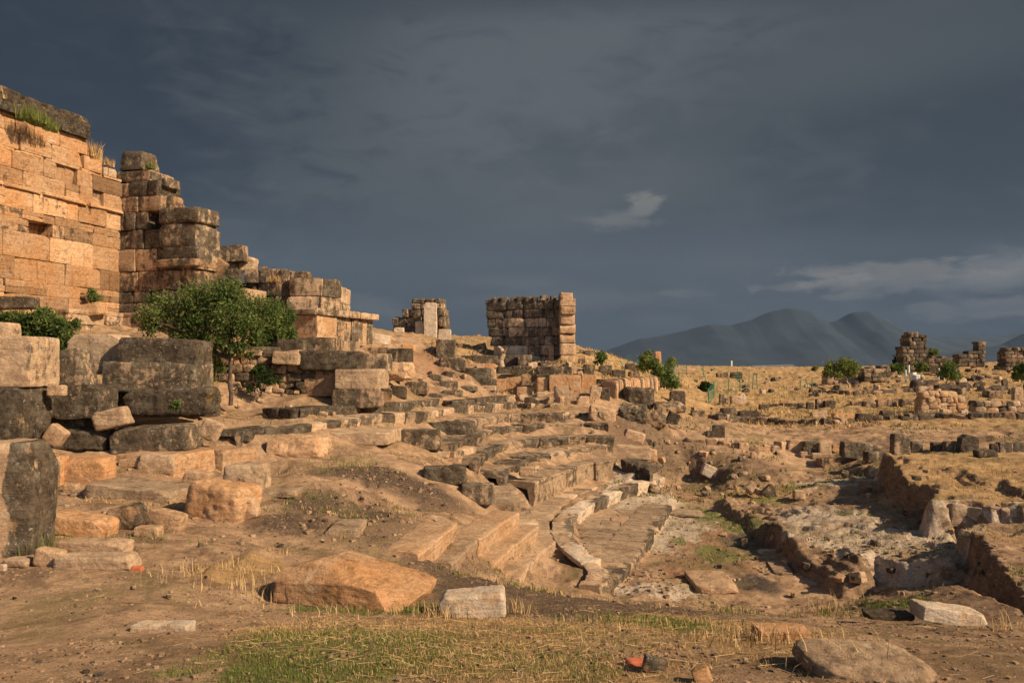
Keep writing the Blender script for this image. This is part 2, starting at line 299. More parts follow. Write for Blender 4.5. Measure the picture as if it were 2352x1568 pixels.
# cover painting: what grows or lies on the ground, plus painted trench shade, in world coordinates
COVER = {'dry': [], 'green': [], 'rock': [], 'dark': [], 'red': [], 'wet': []}
for ch, u, v, ru, rv, a in [
 ('green',860,1395,240,20,.8),('green',780,1490,330,60,.75),('green',1150,1470,300,50,.45),('green',1540,1432,90,18,1),('green',1320,1535,120,30,.5),('green',650,1545,160,40,.7),
 ('dry',1000,1450,500,60,.9),('dry',1600,1440,300,30,.9),('dry',560,1320,120,40,.9),('dry',1800,1490,200,50,.6),('dry',1300,1540,400,60,.6),('dry',300,1150,160,12,.5),
 ('dark',1100,1340,160,45,.95),('dark',1400,1385,250,18,.85),('dark',1350,1400,500,14,.7),('dark',1000,1300,90,25,.8),('dark',900,1110,170,35,1),('dark',780,1170,140,35,1),('dark',660,1210,100,25,.9),('dark',850,1210,160,40,.6),('dark',1680,1085,140,32,.6),('dark',1450,950,90,25,.6),
 ('rock',1500,1360,130,22,.75),('rock',2090,1260,150,65,1),('rock',1890,1200,120,40,.75),('rock',1930,1105,90,20,.8),('rock',2180,1170,90,16,.6),('rock',1900,1240,100,30,.7),('rock',1640,1330,60,20,.5),
 ('rock',1500,1170,130,80,.75),('rock',1240,1150,100,60,.5),('rock',2300,1172,120,8,.5),
 ('green',1620,1185,50,16,.9),('green',1760,1150,40,14,.8),('green',1560,1240,20,14,.8),('green',1700,1210,50,28,1),('green',1650,1275,60,22,1),('green',1740,1245,60,30,.5),('green',1830,1290,40,10,.6),('green',1840,1110,40,16,.8),('green',1960,1200,50,12,.7),('green',2060,1390,60,16,.9),('green',1950,1310,30,10,.5),('green',1590,1180,30,12,.6),
 ('green',1780,1090,60,10,.4),('green',500,1000,90,10,.5),('green',850,960,200,8,.5),('green',1000,975,120,8,.6),('green',720,945,120,8,.5),('green',1100,940,120,8,.4),
 ('wet',1710,1245,50,24,1),('wet',1730,1340,60,22,1),('wet',1290,1285,30,12,.7),('wet',1980,1175,40,6,.5),
 ('red',1620,1240,60,60,.8),('red',1600,1310,80,50,.8),('red',1580,1130,40,20,.6),('red',1420,1000,90,20,.4),('red',1000,830,60,40,.7),('red',960,890,60,20,.5),
 ('dry',1750,1130,100,30,.8),('dry',2200,1090,180,50,.9),('dry',2300,1230,90,40,.45),('dry',1250,940,200,6,.5),('dry',800,975,200,6,.5),
 ('dark',2100,1200,40,60,.3),('dark',2300,1390,100,60,.5)]:  # these two dark patches paint the trench shade into the soil colour
    c = hit(u, v); a0 = hit(u, v-rv); b0 = hit(u, min(1620, v+rv)); COVER[ch].append((c[0], c[1], ru/F*c[1], max(.25, abs(a0[1]-b0[1])/2), a))
def cover(ch, x, y):
    out = np.zeros(len(x))
    for (cx, cy, rx, ry, a) in COVER[ch]:
        k = (np.abs(x-cx) < rx*1.7) & (np.abs(y-cy) < ry*1.7)
        if k.any():
            d = np.hypot((x[k]-cx)/rx, (y[k]-cy)/ry)+.45*fbm2(x[k]/rx, y[k]/ry, 2.2, 4, cx)
            out[k] = np.maximum(out[k], a*sstep(1.3, .6, d))
    return out
# ------------------------------------------------------------------ materials
def new_mat(name):
    m = bpy.data.materials.new(name); m.use_nodes = True; return m, NT(m.node_tree)
def finish(t, col, rough, bumps, spec=.2):
    nrm = None
    for h, st, di in bumps:
        ins = {'Height': h, 'Strength': st, 'Distance': di}
        if nrm is not None: ins['Normal'] = nrm
        nrm = t.node('ShaderNodeBump', ins).outputs[0]
    ins = {'Base Color': col, 'Roughness': rough, 'Specular IOR Level': spec}
    if nrm is not None: ins['Normal'] = nrm
    p = t.node('ShaderNodeBsdfPrincipled', ins); t.node('ShaderNodeOutputMaterial', {0: p.outputs[0]})
def stone_material():
    m, t = new_mat('weathered_stone')
    P = t.node('ShaderNodeNewGeometry').outputs; pos = P['Position']
    at = t.node('ShaderNodeAttribute', attribute_name='tone').outputs['Color']
    r, g, b = t.node('ShaderNodeSeparateColor', {0: at}).outputs[:3]; r0 = r; r = t.math('MULTIPLY', r, .80)
    big = t.noise(pos, .9, 4, .6); med = t.noise(pos, 2.3, 8, .66, .5); mid = t.noise(pos, 5.5, 7, .7, .2); fin = t.noise(pos, 13, 8, .72)
    strk = t.noise(t.node('ShaderNodeMapping', {0: pos, 'Scale': (3.6, 3.6, .42)}).outputs[0], 1.4, 6, .62, .3)
    lay = t.noise(t.node('ShaderNodeMapping', {0: pos, 'Scale': (.7, .7, 9)}).outputs[0], 1.6, 5, .6, .4)
    col = t.mix(t.ramp(med, .3, .7), (.53, .385, .25), (.35, .24, .155))
    org = t.mix(t.ramp(big, .35, .65), (.58, .31, .145), (.58, .37, .215))
    org = t.mix(t.ramp(mid, .5, .68), org, (.46, .25, .11))
    org = t.mix(t.math('MULTIPLY', t.ramp(strk, .56, .74), .8), org, (.34, .15, .06))
    col = t.mix(t.math('MULTIPLY', g, t.ramp(t.math('ADD', strk, g), .5, 1.0)), col, org)
    col = t.mix(t.math('MULTIPLY', t.ramp(lay, .52, .66), .35), col, (.24, .145, .085))
    col = t.mix(t.ramp(fin, .28, .62), t.mix(1.0, col, (.66, .62, .58), 'MULTIPLY'), col)
    col = t.mix(t.math('MULTIPLY', t.ramp(t.noise(pos, 1.7, 6, .7), .56, .70), .5), col, (.62, .48, .34))
    l1 = t.math('ADD', t.math('MULTIPLY', med, .55), t.math('MULTIPLY', strk, .45))
    l1 = t.math('ADD', l1, t.math('MULTIPLY', t.math('SUBTRACT', mid, .5), .55))
    l1 = t.math('ADD', l1, t.math('MULTIPLY', t.math('SUBTRACT', fin, .5), .2))
    rr = t.math('MULTIPLY', r, t.math('MULTIPLY_ADD', big, 1.0, .5))
    m1 = t.ramp(t.math('ADD', l1, t.math('MULTIPLY', rr, .56)), .76, .87)
    dk = t.mix(t.ramp(mid, .36, .60), (.030, .024, .018), (.115, .088, .062))
    dk = t.mix(t.math('MULTIPLY', t.ramp(t.noise(pos, 3.1, 7, .72), .50, .64), .85), dk, (.185, .165, .125))
    col = t.mix(t.math('MULTIPLY', m1, .95), col, dk)
    v = t.noise(pos, 15, 6, .8, .3); clus = t.ramp(t.noise(pos, 1.9, 5, .6), .44, .60)
    col = t.mix(t.math('MULTIPLY', t.ramp(v, .585, .63), t.math('MULTIPLY', t.ramp(r, .12, .42), clus)), col, (.50, .465, .38))
    v2 = t.noise(pos, 4.1, 6, .7)
    col = t.mix(t.math('MULTIPLY', t.ramp(v2, .59, .68), t.math('MULTIPLY', r, .8)), col, (.27, .17, .045))
    bb = t.math('MULTIPLY_ADD', b, 1.0, .42)
    col = t.mix(1.0, col, t.node('ShaderNodeCombineColor', {0: bb, 1: bb, 2: bb}).outputs[0], 'MULTIPLY')
    col = t.mix(t.math('MULTIPLY', t.math('MULTIPLY', t.ramp(b, .84, 1.0), t.ramp(mid, .40, .55)), .6), col, (.56, .51, .43))
    h = t.math('ADD', t.math('MULTIPLY', med, .6), t.math('MULTIPLY', mid, .4)); pit = t.ramp(t.noise(pos, 9, 6, .75, .8), .30, .46)
    finish(t, col, .93, [(h, .9, .16), (t.noise(pos, 42, 6, .75), .6, .03), (pit, .6, .05), (lay, .5, .05)], .12)
    return m
STONE = stone_material()
def ground_material():
    m, t = new_mat('earth_and_dry_grass')
    pos = t.node('ShaderNodeNewGeometry').outputs['Position']
    a = t.node('ShaderNodeAttribute', attribute_name='cover'); dry, green, rock = t.node('ShaderNodeSeparateColor', {0: a.outputs['Color']}).outputs[:3]
    a2 = t.node('ShaderNodeAttribute', attribute_name='soil'); dark, red, wet = t.node('ShaderNodeSeparateColor', {0: a2.outputs['Color']}).outputs[:3]
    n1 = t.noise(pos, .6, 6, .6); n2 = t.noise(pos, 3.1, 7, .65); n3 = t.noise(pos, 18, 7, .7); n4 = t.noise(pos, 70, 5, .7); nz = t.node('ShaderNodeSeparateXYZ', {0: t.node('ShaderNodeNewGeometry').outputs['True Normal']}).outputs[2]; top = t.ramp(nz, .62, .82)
    dry = t.math('MULTIPLY', dry, top); green = t.math('MULTIPLY', green, top)
    str_ = t.noise(t.node('ShaderNodeMapping', {0: pos, 'Scale': (.5, 1.6, 1)}).outputs[0], 1.2, 7, .65, .5)
    col = t.mix(t.ramp(n2, .3, .7), (.36, .222, .125), (.57, .37, .222))
    col = t.mix(t.math('MULTIPLY', t.ramp(t.noise(pos, .8, 8, .70, .6), .48, .60), .8), col, (.20, .122, .07))
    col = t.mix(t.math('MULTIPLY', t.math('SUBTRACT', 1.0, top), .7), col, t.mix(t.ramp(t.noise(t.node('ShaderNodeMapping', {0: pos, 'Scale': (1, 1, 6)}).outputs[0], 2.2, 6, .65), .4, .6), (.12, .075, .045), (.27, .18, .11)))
    col = t.mix(t.math('MULTIPLY', red, t.ramp(n2, .25, .6)), col, (.30, .145, .075))
    col = t.mix(t.math('MULTIPLY', dark, t.ramp(n2, .2, .5)), col, t.mix(n3, (.05, .034, .024), (.15, .10, .065)))
    grass = t.mix(t.ramp(str_, .32, .68), (.38, .23, .105), (.56, .365, .175))
    grass = t.mix(t.math('MULTIPLY', t.ramp(n3, .45, .7), .5), grass, (.20, .125, .065))
    grass = t.mix(t.math('MULTIPLY', t.ramp(n1, .50, .66), .65), grass, (.30, .20, .09))
    col = t.mix(t.ramp(t.math('ADD', dry, t.math('MULTIPLY', t.math('SUBTRACT', n2, .5), 1.1)), .35, .65), col, grass)
    rk = t.mix(t.ramp(n3, .35, .65), (.42, .32, .23), (.66, .53, .39))
    rk = t.mix(t.ramp(t.noise(pos, 2.5, 6, .7), .54, .64), rk, (.36, .245, .155))
    col = t.mix(t.ramp(t.math('ADD', rock, t.math('MULTIPLY', t.math('SUBTRACT', n2, .5), 1.4)), .45, .6), col, rk)
    gr = t.mix(n3, (.075, .10, .022), (.20, .23, .055))
    col = t.mix(t.math('MULTIPLY', t.ramp(t.math('ADD', green, t.math('MULTIPLY', t.math('SUBTRACT', n3, .5), 1.5)), .45, .75), .85), col, gr)
    col = t.mix(wet, col, (.085, .065, .048))
    col = t.mix(t.math('MULTIPLY', t.math('MULTIPLY', t.ramp(t.noise(pos, .45, 7, .66, .5), .50, .64), top), .55), col, (.235, .185, .075))
    col = t.mix(t.math('MULTIPLY', t.ramp(t.noise(t.node('ShaderNodeMapping', {0: pos, 'Scale': (.5, 1.3, 1), 'Location': (9, 3, 0)}).outputs[0], .7, 7, .68, .4), .52, .63), .55), col, (.20, .125, .065))
    # small pale chips of stone
    col = t.mix(t.math('MULTIPLY', t.ramp(n4, .61, .67), t.math('SUBTRACT', 1.0, t.math('MULTIPLY', dry, .75))), col, (.50, .42, .34))
    col = t.mix(t.ramp(n4, .42, .30), col, t.mix(1., col, (.6, .58, .55), 'MULTIPLY'))
    rough = t.math('SUBTRACT', .95, t.math('MULTIPLY', wet, .55))
    bs = t.math('MULTIPLY_ADD', wet, -.6, .75)
    grav = t.node('ShaderNodeTexVoronoi', {'Vector': pos, 'Scale': 34., 'Randomness': 1.}); gd = grav.outputs['Distance']; gc = t.node('ShaderNodeSeparateColor', {0: grav.outputs['Color']}).outputs[0]
    gm = t.math('MULTIPLY', t.math('MULTIPLY', t.ramp(gd, .42, .30), t.ramp(gc, .60, .64)), t.math('SUBTRACT', 1.0, dry))
    col = t.mix(t.math('MULTIPLY', gm, .75), col, t.mix(t.ramp(gc, .66, 1.0), (.24, .15, .10), (.56, .46, .36)))
    finish(t, col, rough, [(n2, t.math('MULTIPLY', bs, .6), .15), (n3, .8, .06), (n4, .9, .025), (gm, .8, .025)], .15)
    return m
GROUND = ground_material()
def simple_mat(name, col, rough=.7, var=.15, metal=0.0, sc=9):
    m, t = new_mat(name); pos = t.node('ShaderNodeNewGeometry').outputs['Position']
    n = t.noise(pos, sc, 6, .65)
    c = t.mix(t.ramp(n, .3, .7), tuple(x*(1-var) for x in col), tuple(min(1, x*(1+var)) for x in col))
    finish(t, c, rough, [(n, .25, .02)], .3); return m
def leaf_mat(name, ca, cb, tr=.35):
    m, t = new_mat(name)
    at = t.node('ShaderNodeAttribute', attribute_name='tone').outputs['Color']
    r, g, b = t.node('ShaderNodeSeparateColor', {0: at}).outputs[:3]
    c = t.mix(r, ca, cb)
    d = t.node('ShaderNodeBsdfDiffuse', {'Color': c}).outputs[0]; tl = t.node('ShaderNodeBsdfTranslucent', {'Color': c}).outputs[0]
    mx = t.node('ShaderNodeMixShader', {0: tr, 1: d, 2: tl}).outputs[0]; t.node('ShaderNodeOutputMaterial', {0: mx}); return m
LEAF = leaf_mat('tree_leaves', (.05, .09, .025), (.23, .28, .09), .5)
LEAFD = leaf_mat('dark_leaves', (.022, .045, .016), (.06, .095, .028))
LEAFY = leaf_mat('yellow_green_leaves', (.11, .15, .04), (.30, .32, .10), .45)
STRAW = leaf_mat('dry_straw', (.30, .18, .075), (.60, .43, .22), .2)
BLADE = leaf_mat('green_blades', (.07, .11, .02), (.21, .24, .065), .3)
BARK = simple_mat('bark', (.085, .06, .045), .9, .4)
DEAD = simple_mat('bleached_wood', (.36, .27, .18), .85, .3)
GREENP = simple_mat('green_painted_steel', (.04, .17, .10), .5, .1)
WHITE = simple_mat('white_painted_metal', (.72, .70, .64), .5, .08)
PLANK = simple_mat('weathered_plank', (.42, .34, .24), .8, .2)
BRICK = simple_mat('red_brick', (.42, .12, .06), .9, .25)
SHED = simple_mat('pale_roof_sheet', (.50, .52, .50), .5, .1)
# ------------------------------------------------------------------ mesh builders
_grid = {}
def cubegrid(n):
    if n in _grid: return _grid[n]
    idx = {}; V = []; Fc = []
    def gv(i, j, k):
        key = (i, j, k)
        if key not in idx: idx[key] = len(V); V.append((2*i/n-1, 2*j/n-1, 2*k/n-1))
        return idx[key]
    for a in range(n):
        for b in range(n):
            for s in (0, n):
                q = [(s, a, b), (s, a+1, b), (s, a+1, b+1), (s, a, b+1)]
                if s == 0: q.reverse()
                Fc.append([gv(*p) for p in q])
                q = [(a, s, b), (a, s, b+1), (a+1, s, b+1), (a+1, s, b)]
                if s == 0: q.reverse()
                Fc.append([gv(*p) for p in q])
                q = [(a, b, s), (a+1, b, s), (a+1, b+1, s), (a, b+1, s)]
                if s == 0: q.reverse()
                Fc.append([gv(*p) for p in q])
    _grid[n] = (np.array(V, float), np.array(Fc)); return _grid[n]
class Acc:
    def __init__(s): s.v = []; s.f = []; s.t = []; s.n = 0
    def add(s, V, Fc, tone):
        s.v.append(V); s.f.append(np.asarray(Fc)+s.n); s.n += len(V)
        tone = np.asarray(tone, float); s.t.append(np.tile(tone, (len(V), 1)) if tone.ndim == 1 else tone)
    def build(s, name, mat, parent=None, smooth=True, loc=None, flat_rot=None):
        V = np.concatenate(s.v); T = np.concatenate(s.t)
        if loc is not None: V = V-np.array(loc)
        me = bpy.data.meshes.new(name); F4 = [f for f in s.f if f.shape[1] == 4]; F3 = [f for f in s.f if f.shape[1] == 3]
        nl = sum(f.size for f in s.f); nf = sum(len(f) for f in s.f)
        me.vertices.add(len(V)); me.vertices.foreach_set('co', V.astype(np.float32).ravel())
        me.loops.add(nl); me.polygons.add(nf)
        ix = np.concatenate([f.ravel() for f in F4+F3]) ; me.loops.foreach_set('vertex_index', ix.astype(np.int32))
        tot = np.concatenate([np.full(len(f), f.shape[1]) for f in F4+F3]); st = np.concatenate([[0], np.cumsum(tot)[:-1]])
        me.polygons.foreach_set('loop_start', st.astype(np.int32)); me.polygons.foreach_set('loop_total', tot.astype(np.int32))
        me.polygons.foreach_set('use_smooth', np.full(nf, smooth)); me.update(calc_edges=True)
        ca = me.attributes.new('tone', 'FLOAT_COLOR', 'POINT'); ca.data.foreach_set('color', np.c_[T, np.ones(len(T))].astype(np.float32).ravel())
        if smooth and mat is STONE and nf < 400000: me.set_sharp_from_angle(angle=math.radians(33))
        me.materials.append(mat); o = bpy.data.objects.new(name, me); scn.collection.objects.link(o)
        if loc is not None: o.location = loc
        if parent: o.parent = parent
        return o
_sc = [0]
def block(acc, c, half, R=None, tone=(.5, .2, .5), k=9, rough=.03, chips=2, n=6, cut=.8, taper=0.0):
    """one weathered ashlar or boulder: rounded box, planar chips, noise"""
    k = min(60, k*2.2); V, Fc = cubegrid(n); half = np.array(half, float); _sc[0] += 1; sd_ = _sc[0]*7.77
    m = np.abs(V).max(1); nk = ((np.abs(V)**k).sum(1))**(1/k); Q = V*(m/nk)[:, None]
    mean = half.mean(); P = Q*half
    for _ in range(chips):
        nrm = rng.normal(size=3); nrm /= np.linalg.norm(nrm)
        if nrm[2] < -.2: nrm[2] *= -1
        sup = (np.abs(nrm)*half).sum(); lim = sup*(cut-.05+rng.random()*(.99-cut)); d = P@nrm-lim
        P = np.where(d[:, None] > 0, P-d[:, None]*nrm, P)
    if taper: P[:, :2] *= (1-taper*(P[:, 2:3]/half[2]+1)*.5)
    N = Q/np.linalg.norm(Q, axis=1)[:, None]; sc = 1.1/max(.12, mean)
    P = P+N*((fbm(P*sc+sd_, 4, .6)*rough*3.2+(.4-np.abs(fbm(P*sc*2.6+sd_+9, 3, .6)))*rough*1.6)*mean)[:, None]
    if n >= 20: P = P+N*((.35-np.abs(fbm(P*sc*7+sd_, 3, .6)))*mean*.028)[:, None]
    if R is not None: P = P@np.array(R).T
    tn = np.tile(np.array(tone, float), (len(P), 1))
    acc.add(P+np.array(c), Fc, tn)
def rotm(yaw=0, pitch=0, roll=0):
    return np.array(Matrix.Rotation(yaw, 3, 'Z') @ Matrix.Rotation(pitch, 3, 'Y') @ Matrix.Rotation(roll, 3, 'X'))
D = math.radians
TONE = {'dark': (.98, .2, .40), 'grey': (.84, .1, .55), 'mix': (.70, .22, .5), 'brown': (.70, .5, .34), 'pale': (.28, .15, .75), 'orange': (.14, .98, .58), 'tan': (.25, .4, .66), 'white': (.10, 0, 1.0), 'slab': (.44, .10, .44), 'lichen': (.5, .1, .75)}
def jt(t, s=.08): return np.clip(np.array(t)+rng.normal(size=3)*s, 0, 1)
def stone(name, label, u0, v0, u1, v1, tone='mix', Y=None, dr=.6, yaw=0, pitch=0, roll=0, k=8, rough=.035, chips=3, cut=.8, n=12, cat='stone', group=None, taper=0., sink=.08, mat=None, kind=None, tonef=None, flat=None, shape=None):
    """a single stone that covers the given part of the picture, standing on the ground (or at distance Y)"""
    uc = (u0+u1)/2
    if Y is None: p = hit(uc, v1); Y = p[1]
    p = pix(uc, v1, Y); w = (u1-u0)/F*Y; hvis = (v1-v0)/F*Y; d = w*dr
    he = EZ-p[2]; h = hvis
    if he > 0:
        for _ in range(3): h = max(hvis*.35, hvis-d*max(0, he-h)/(Y+d)*.85)
    if flat: h = flat; d = max(w*.3, (he-h)*F/max(8., v0-HOR)-Y)
    yr, pr = D(yaw), D(pitch)
    hx, hy, hz = w/2, d/2, h/2
    if yaw: 
        c_, s_ = abs(math.cos(yr)), abs(math.sin(yr)); f_ = w/(w*c_+d*s_); hx *= f_; hy *= f_
    sk = sink*h
    c = np.array([p[0]*(1+hy/Y), Y+hy, p[2]+hz-sk/2])
    acc = Acc(); block(acc, c, (hx, hy, hz+sk/2), rotm(yr, pr, D(roll)), jt(TONE[tone], .05), k, rough, chips, n, cut, taper)
    if shape is not None: q_ = (acc.v[0]-c)@rotm(yr, pr, D(roll)); q_ = shape(q_/np.array([hx, hy, hz+sk/2]))*np.array([hx, hy, hz+sk/2]); acc.v[0] = q_@rotm(yr, pr, D(roll)).T+c
    if tonef is not None: acc.t[0] = tonef((acc.v[0]-c)/np.array([hx, hy, hz]))
    o = acc.build(name, mat or STONE, loc=(float(c[0]), float(c[1]), float(p[2]))); tag(o, label, cat, group, kind); return o
def polyline(P, step):
    P = np.array(P); d = np.r_[0, np.cumsum(np.linalg.norm(np.diff(P[:, :2], axis=0), axis=1))]; out = []
    def at(s): return np.array([np.interp(s, d, P[:, i]) for i in range(3)])
    s = 0.0
    while s < d[-1]-.15:
        e = min(d[-1], s+step*(.6+.8*rng.random()))
        if d[-1]-e < step*.35: e = d[-1]
        out.append((at(s), at(e))); s = e
    return out
def row(name, label, pts, height, depth, step=.9, tone='slab', side=1, cat='stone row', rough=.03, chips=2, drop=.25, jit=.03, tones=None, n=7, k=12, kind=None, group=None, cut=.86, skip=0.):
    """a course of blocks whose top front edge follows pts (u, v, metres below the eye)"""
    W = [pixh(*p) for p in pts]; acc = Acc()
    for i, (a, b) in enumerate(polyline(W, step)):
        if rng.random() < skip: continue
        t = b-a; L = np.linalg.norm(t[:2]); t2 = t/np.linalg.norm(t); nrm = np.array([-t2[1], t2[0], 0])*side
        nrm /= np.linalg.norm(nrm); up = np.cross(t2, nrm); up *= np.sign(up[2]); hh = height+drop
        R = np.stack([t2, nrm*1., up], 1)
        if np.linalg.det(R) < 0: R[:, 1] *= -1
        dz = rng.normal()*jit; dn = rng.normal()*jit; dd = depth*(.9+.2*rng.random())
        c = (a+b)/2+nrm*(dd/2+dn)-up*(hh/2-dz)
        tn = TONE[tones[rng.integers(len(tones))]] if tones else TONE[tone]
        block(acc, c, (L/2-.006, dd/2, hh/2), R@rotm(rng.normal()*.01, rng.normal()*jit*.25, 0), jt(tn), k, rough, chips, n, cut)
    o = acc.build(name, STONE, loc=tuple(float(q) for q in (W[0]-np.array([0, 0, height])))); tag(o, label, cat, group, kind); return o
def wall(name, label, A, B, zs, spans, thick, bw=.9, tone=None, jit=.03, parent=None, hole=None, cat='wall', side=1, rough=.025, chips=1, n=5, k=12, group=None, acc=None, cut=.9):
    """coursed masonry from A to B (x, y); zs = joint heights; spans = (start, end) metres of each course; tone(s, z) -> rgb"""
    own = acc is None; acc = acc or Acc(); A = np.array(A, float); B = np.array(B, float); L = np.linalg.norm(B-A); t = np.r_[(B-A)/L, 0]
    nrm = np.array([-t[1], t[0], 0])*side; up = np.array([0, 0, 1.]); R = np.stack([t, nrm, up], 1)
    if np.linalg.det(R) < 0: R[:, 0] *= -1
    for ci in range(len(zs)-1):
        z0, z1 = zs[ci], zs[ci+1]; s, e = spans[ci] if isinstance(spans, list) else spans
        while s < e-.05:
            w = bw*(.45+1.1*rng.random())
            if e-s-w < bw*.35: w = e-s
            m = s+w/2; dn = rng.normal()*jit; dd = thick*(1+.04*rng.random())
            if hole and hole[0] < m < hole[1] and z0 < hole[3]-.05 and z1 > hole[2]+.05: dn += hole[4]
            c = np.r_[A, 0]+t*m+nrm*(dd/2+dn)+up*(z0+z1)/2
            tn = tone(m, (z0+z1)/2) if callable(tone) else (tone if isinstance(tone, tuple) else TONE[tone or 'mix'])
            block(acc, c, (w/2-.008, dd/2, (z1-z0)/2-.006), R@rotm(0, rng.normal()*.006, 0), jt(tn), k, rough, chips, n, cut); s += w
    if not own: return None
    z = zs[0]; o = acc.build(name, STONE, parent=parent, loc=None if parent else (float(A[0]), float(A[1]), float(z)))
    if not parent: tag(o, label, cat, group)
    return o
def smooth_path(P, step=.07):
    P = np.array(P); Q = []
    for i in range(len(P)-1):
        p0 = P[max(i-1, 0)]; p1 = P[i]; p2 = P[i+1]; p3 = P[min(i+2, len(P)-1)]; n = max(2, int(np.linalg.norm(p2-p1)/step)); t = np.linspace(0, 1, n, endpoint=False)[:, None]
        Q.append(.5*((2*p1)+(p2-p0)*t+(2*p0-5*p1+4*p2-p3)*t**2+(3*p1-p0-3*p2+p3)*t**3))
    return np.vstack(Q+[P[-1:]])
def sweep(name, label, pts, height, depth, blk=1.2, side=1, tone='slab', cat='seat row', rough=.03, jit=.02, drop=.5, group=None, under=.05, tones=None, worn=.5, mould=0., riser=.42, **kw):
    """a continuous worn course following its top front edge, jointed into long blocks"""
    Q = smooth_path([pixh(*p) for p in pts]); d = np.r_[0, np.cumsum(np.linalg.norm(np.diff(Q[:, :2], axis=0), axis=1))]; T = np.gradient(Q, axis=0); T[:, 2] = 0; T /= np.linalg.norm(T, axis=1)[:, None]
    N = np.stack([-T[:, 1], T[:, 0], 0*T[:, 0]], 1)*side; acc = Acc(); s0 = 0.; L = d[-1]; H = height+drop
    prof = [(depth, -.10), (depth, -.01)]+[(depth*(1-i/9), 0.) for i in range(1, 9)]+[(.045, 0), (.012, -.012), (0, -.045)]+[(under*(i/7)**1.5+mould*math.sin(i/7*6.3)*(1-i/7), -height*i/7) for i in range(1, 8)]+[(under, -height-drop*.5), (under, -H)]
    pr = np.array(prof); m = len(pr)
    while s0 < L-.1:
        w = blk*(.55+.9*rng.random()); s1 = min(L, s0+w)
        if L-s1 < blk*.3: s1 = L
        n = max(4, int((s1-s0)/.055)); ss = np.linspace(s0+.006, s1-.006, n); C = np.stack([np.interp(ss, d, Q[:, i]) for i in range(3)], 1); Nn = np.stack([np.interp(ss, d, N[:, i]) for i in range(3)], 1)
        on, oz = rng.normal()*jit, rng.normal()*jit*.6; V = C[:, None, :]+Nn[:, None, :]*(pr[None, :, 0:1]+on)+np.array([0, 0, 1.])*(pr[None, :, 1:2]+oz); V = V.reshape(-1, 3)
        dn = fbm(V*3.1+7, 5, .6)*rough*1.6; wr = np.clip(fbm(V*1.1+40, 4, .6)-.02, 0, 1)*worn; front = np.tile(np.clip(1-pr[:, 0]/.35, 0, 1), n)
        Nf = np.repeat(Nn, m, 0); endc = np.repeat(np.minimum(1, np.minimum(ss-s0, s1-ss)/.05), m); chip = (1-endc)*.03
        V = V+Nf*((dn+wr*.35*front+chip*front)[:, None]); V[:, 2] += dn*.5-wr*.25*front-chip*.4
        i = np.arange(n*m).reshape(n, m); Fq = np.stack([i[:-1, :-1], i[1:, :-1], i[1:, 1:], i[:-1, 1:]], -1).reshape(-1, 4)
        if side < 0: Fq = Fq[:, ::-1]
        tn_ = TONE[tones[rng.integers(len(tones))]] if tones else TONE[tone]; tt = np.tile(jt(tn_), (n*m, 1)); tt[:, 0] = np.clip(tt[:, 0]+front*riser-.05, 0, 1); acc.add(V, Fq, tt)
        for e in (0, n-1):
            cap = i[e]; ce = np.array([[0.] * 3]); vv = np.vstack([V[cap], V[cap].mean(0)[None]]); tri = np.array([[j, j+1, m] for j in range(m-1)]); acc.add(vv, tri if e else tri[:, ::-1], tt[0])
        s0 = s1
    P0 = pixh(*pts[0]); o = acc.build(name, STONE, loc=tuple(float(q) for q in (P0-np.array([0, 0, height])))); tag(o, label, cat, group); return o
def zat(v, Y): return pix(0, v, Y)[2]
# ------------------------------------------------------------------ ground sheet
def build_ground():
    ang = np.r_[np.linspace(-math.pi, -1.15, 26)[:-1], np.linspace(-1.15, -.66, 40)[:-1], np.linspace(-.66, .66, 600), np.linspace(.66, 1.15, 40)[1:], np.linspace(1.15, math.pi, 26)[1:]]
    rad = np.r_[np.geomspace(.4, 3.2, 14)[:-1], np.geomspace(3.2, 48, 760)[:-1], np.geomspace(48, 240, 130)[:-1], np.geomspace(240, 16500, 60)]
    A, Rr = np.meshgrid(ang, rad); x = (Rr*np.sin(A)).ravel(); y = (Rr*np.cos(A)).ravel(); z = terrain(x, y)
    na, nr = len(ang), len(rad); i = np.arange(na*nr).reshape(nr, na)
    Fc = np.stack([i[:-1, :-1], i[:-1, 1:], i[1:, 1:], i[1:, :-1]], -1).reshape(-1, 4)[:, ::-1]
    me = bpy.data.meshes.new('ground'); V = np.stack([x, y, z], 1)
    me.vertices.add(len(V)); me.vertices.foreach_set('co', V.astype(np.float32).ravel())
    me.loops.add(Fc.size); me.polygons.add(len(Fc)); me.loops.foreach_set('vertex_index', Fc.ravel().astype(np.int32))
    me.polygons.foreach_set('loop_start', np.arange(0, Fc.size, 4, dtype=np.int32)); me.polygons.foreach_set('loop_total', np.full(len(Fc), 4, np.int32))
    me.polygons.foreach_set('use_smooth', np.ones(len(Fc), bool)); me.update(calc_edges=True)
    r = np.hypot(x, y); fld = sstep(33, 42, r+1.5*fbm2(x, y, .2, 3, 4.))*sstep(-2, 6, x-(-.02*y)); far = sstep(60, 90, r)
    hill = sstep(34, 42, r)*.55; dry = np.maximum.reduce([fld*.85, far*.9, hill, cover('dry', x, y), R_plat.mask(x, y)*.8])
    dry = dry*(1-.0*x); c1 = np.stack([dry, cover('green', x, y), np.maximum(cover('rock', x, y), 0), np.ones(len(x))], 1)
    c2 = np.stack([cover('dark', x, y), cover('red', x, y), cover('wet', x, y), np.ones(len(x))], 1)
    for nm, c in (('cover', c1), ('soil', c2)):
        at = me.attributes.new(nm, 'FLOAT_COLOR', 'POINT'); at.data.foreach_set('color', c.astype(np.float32).ravel())
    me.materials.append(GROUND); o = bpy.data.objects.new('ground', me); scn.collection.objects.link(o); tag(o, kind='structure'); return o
build_ground()
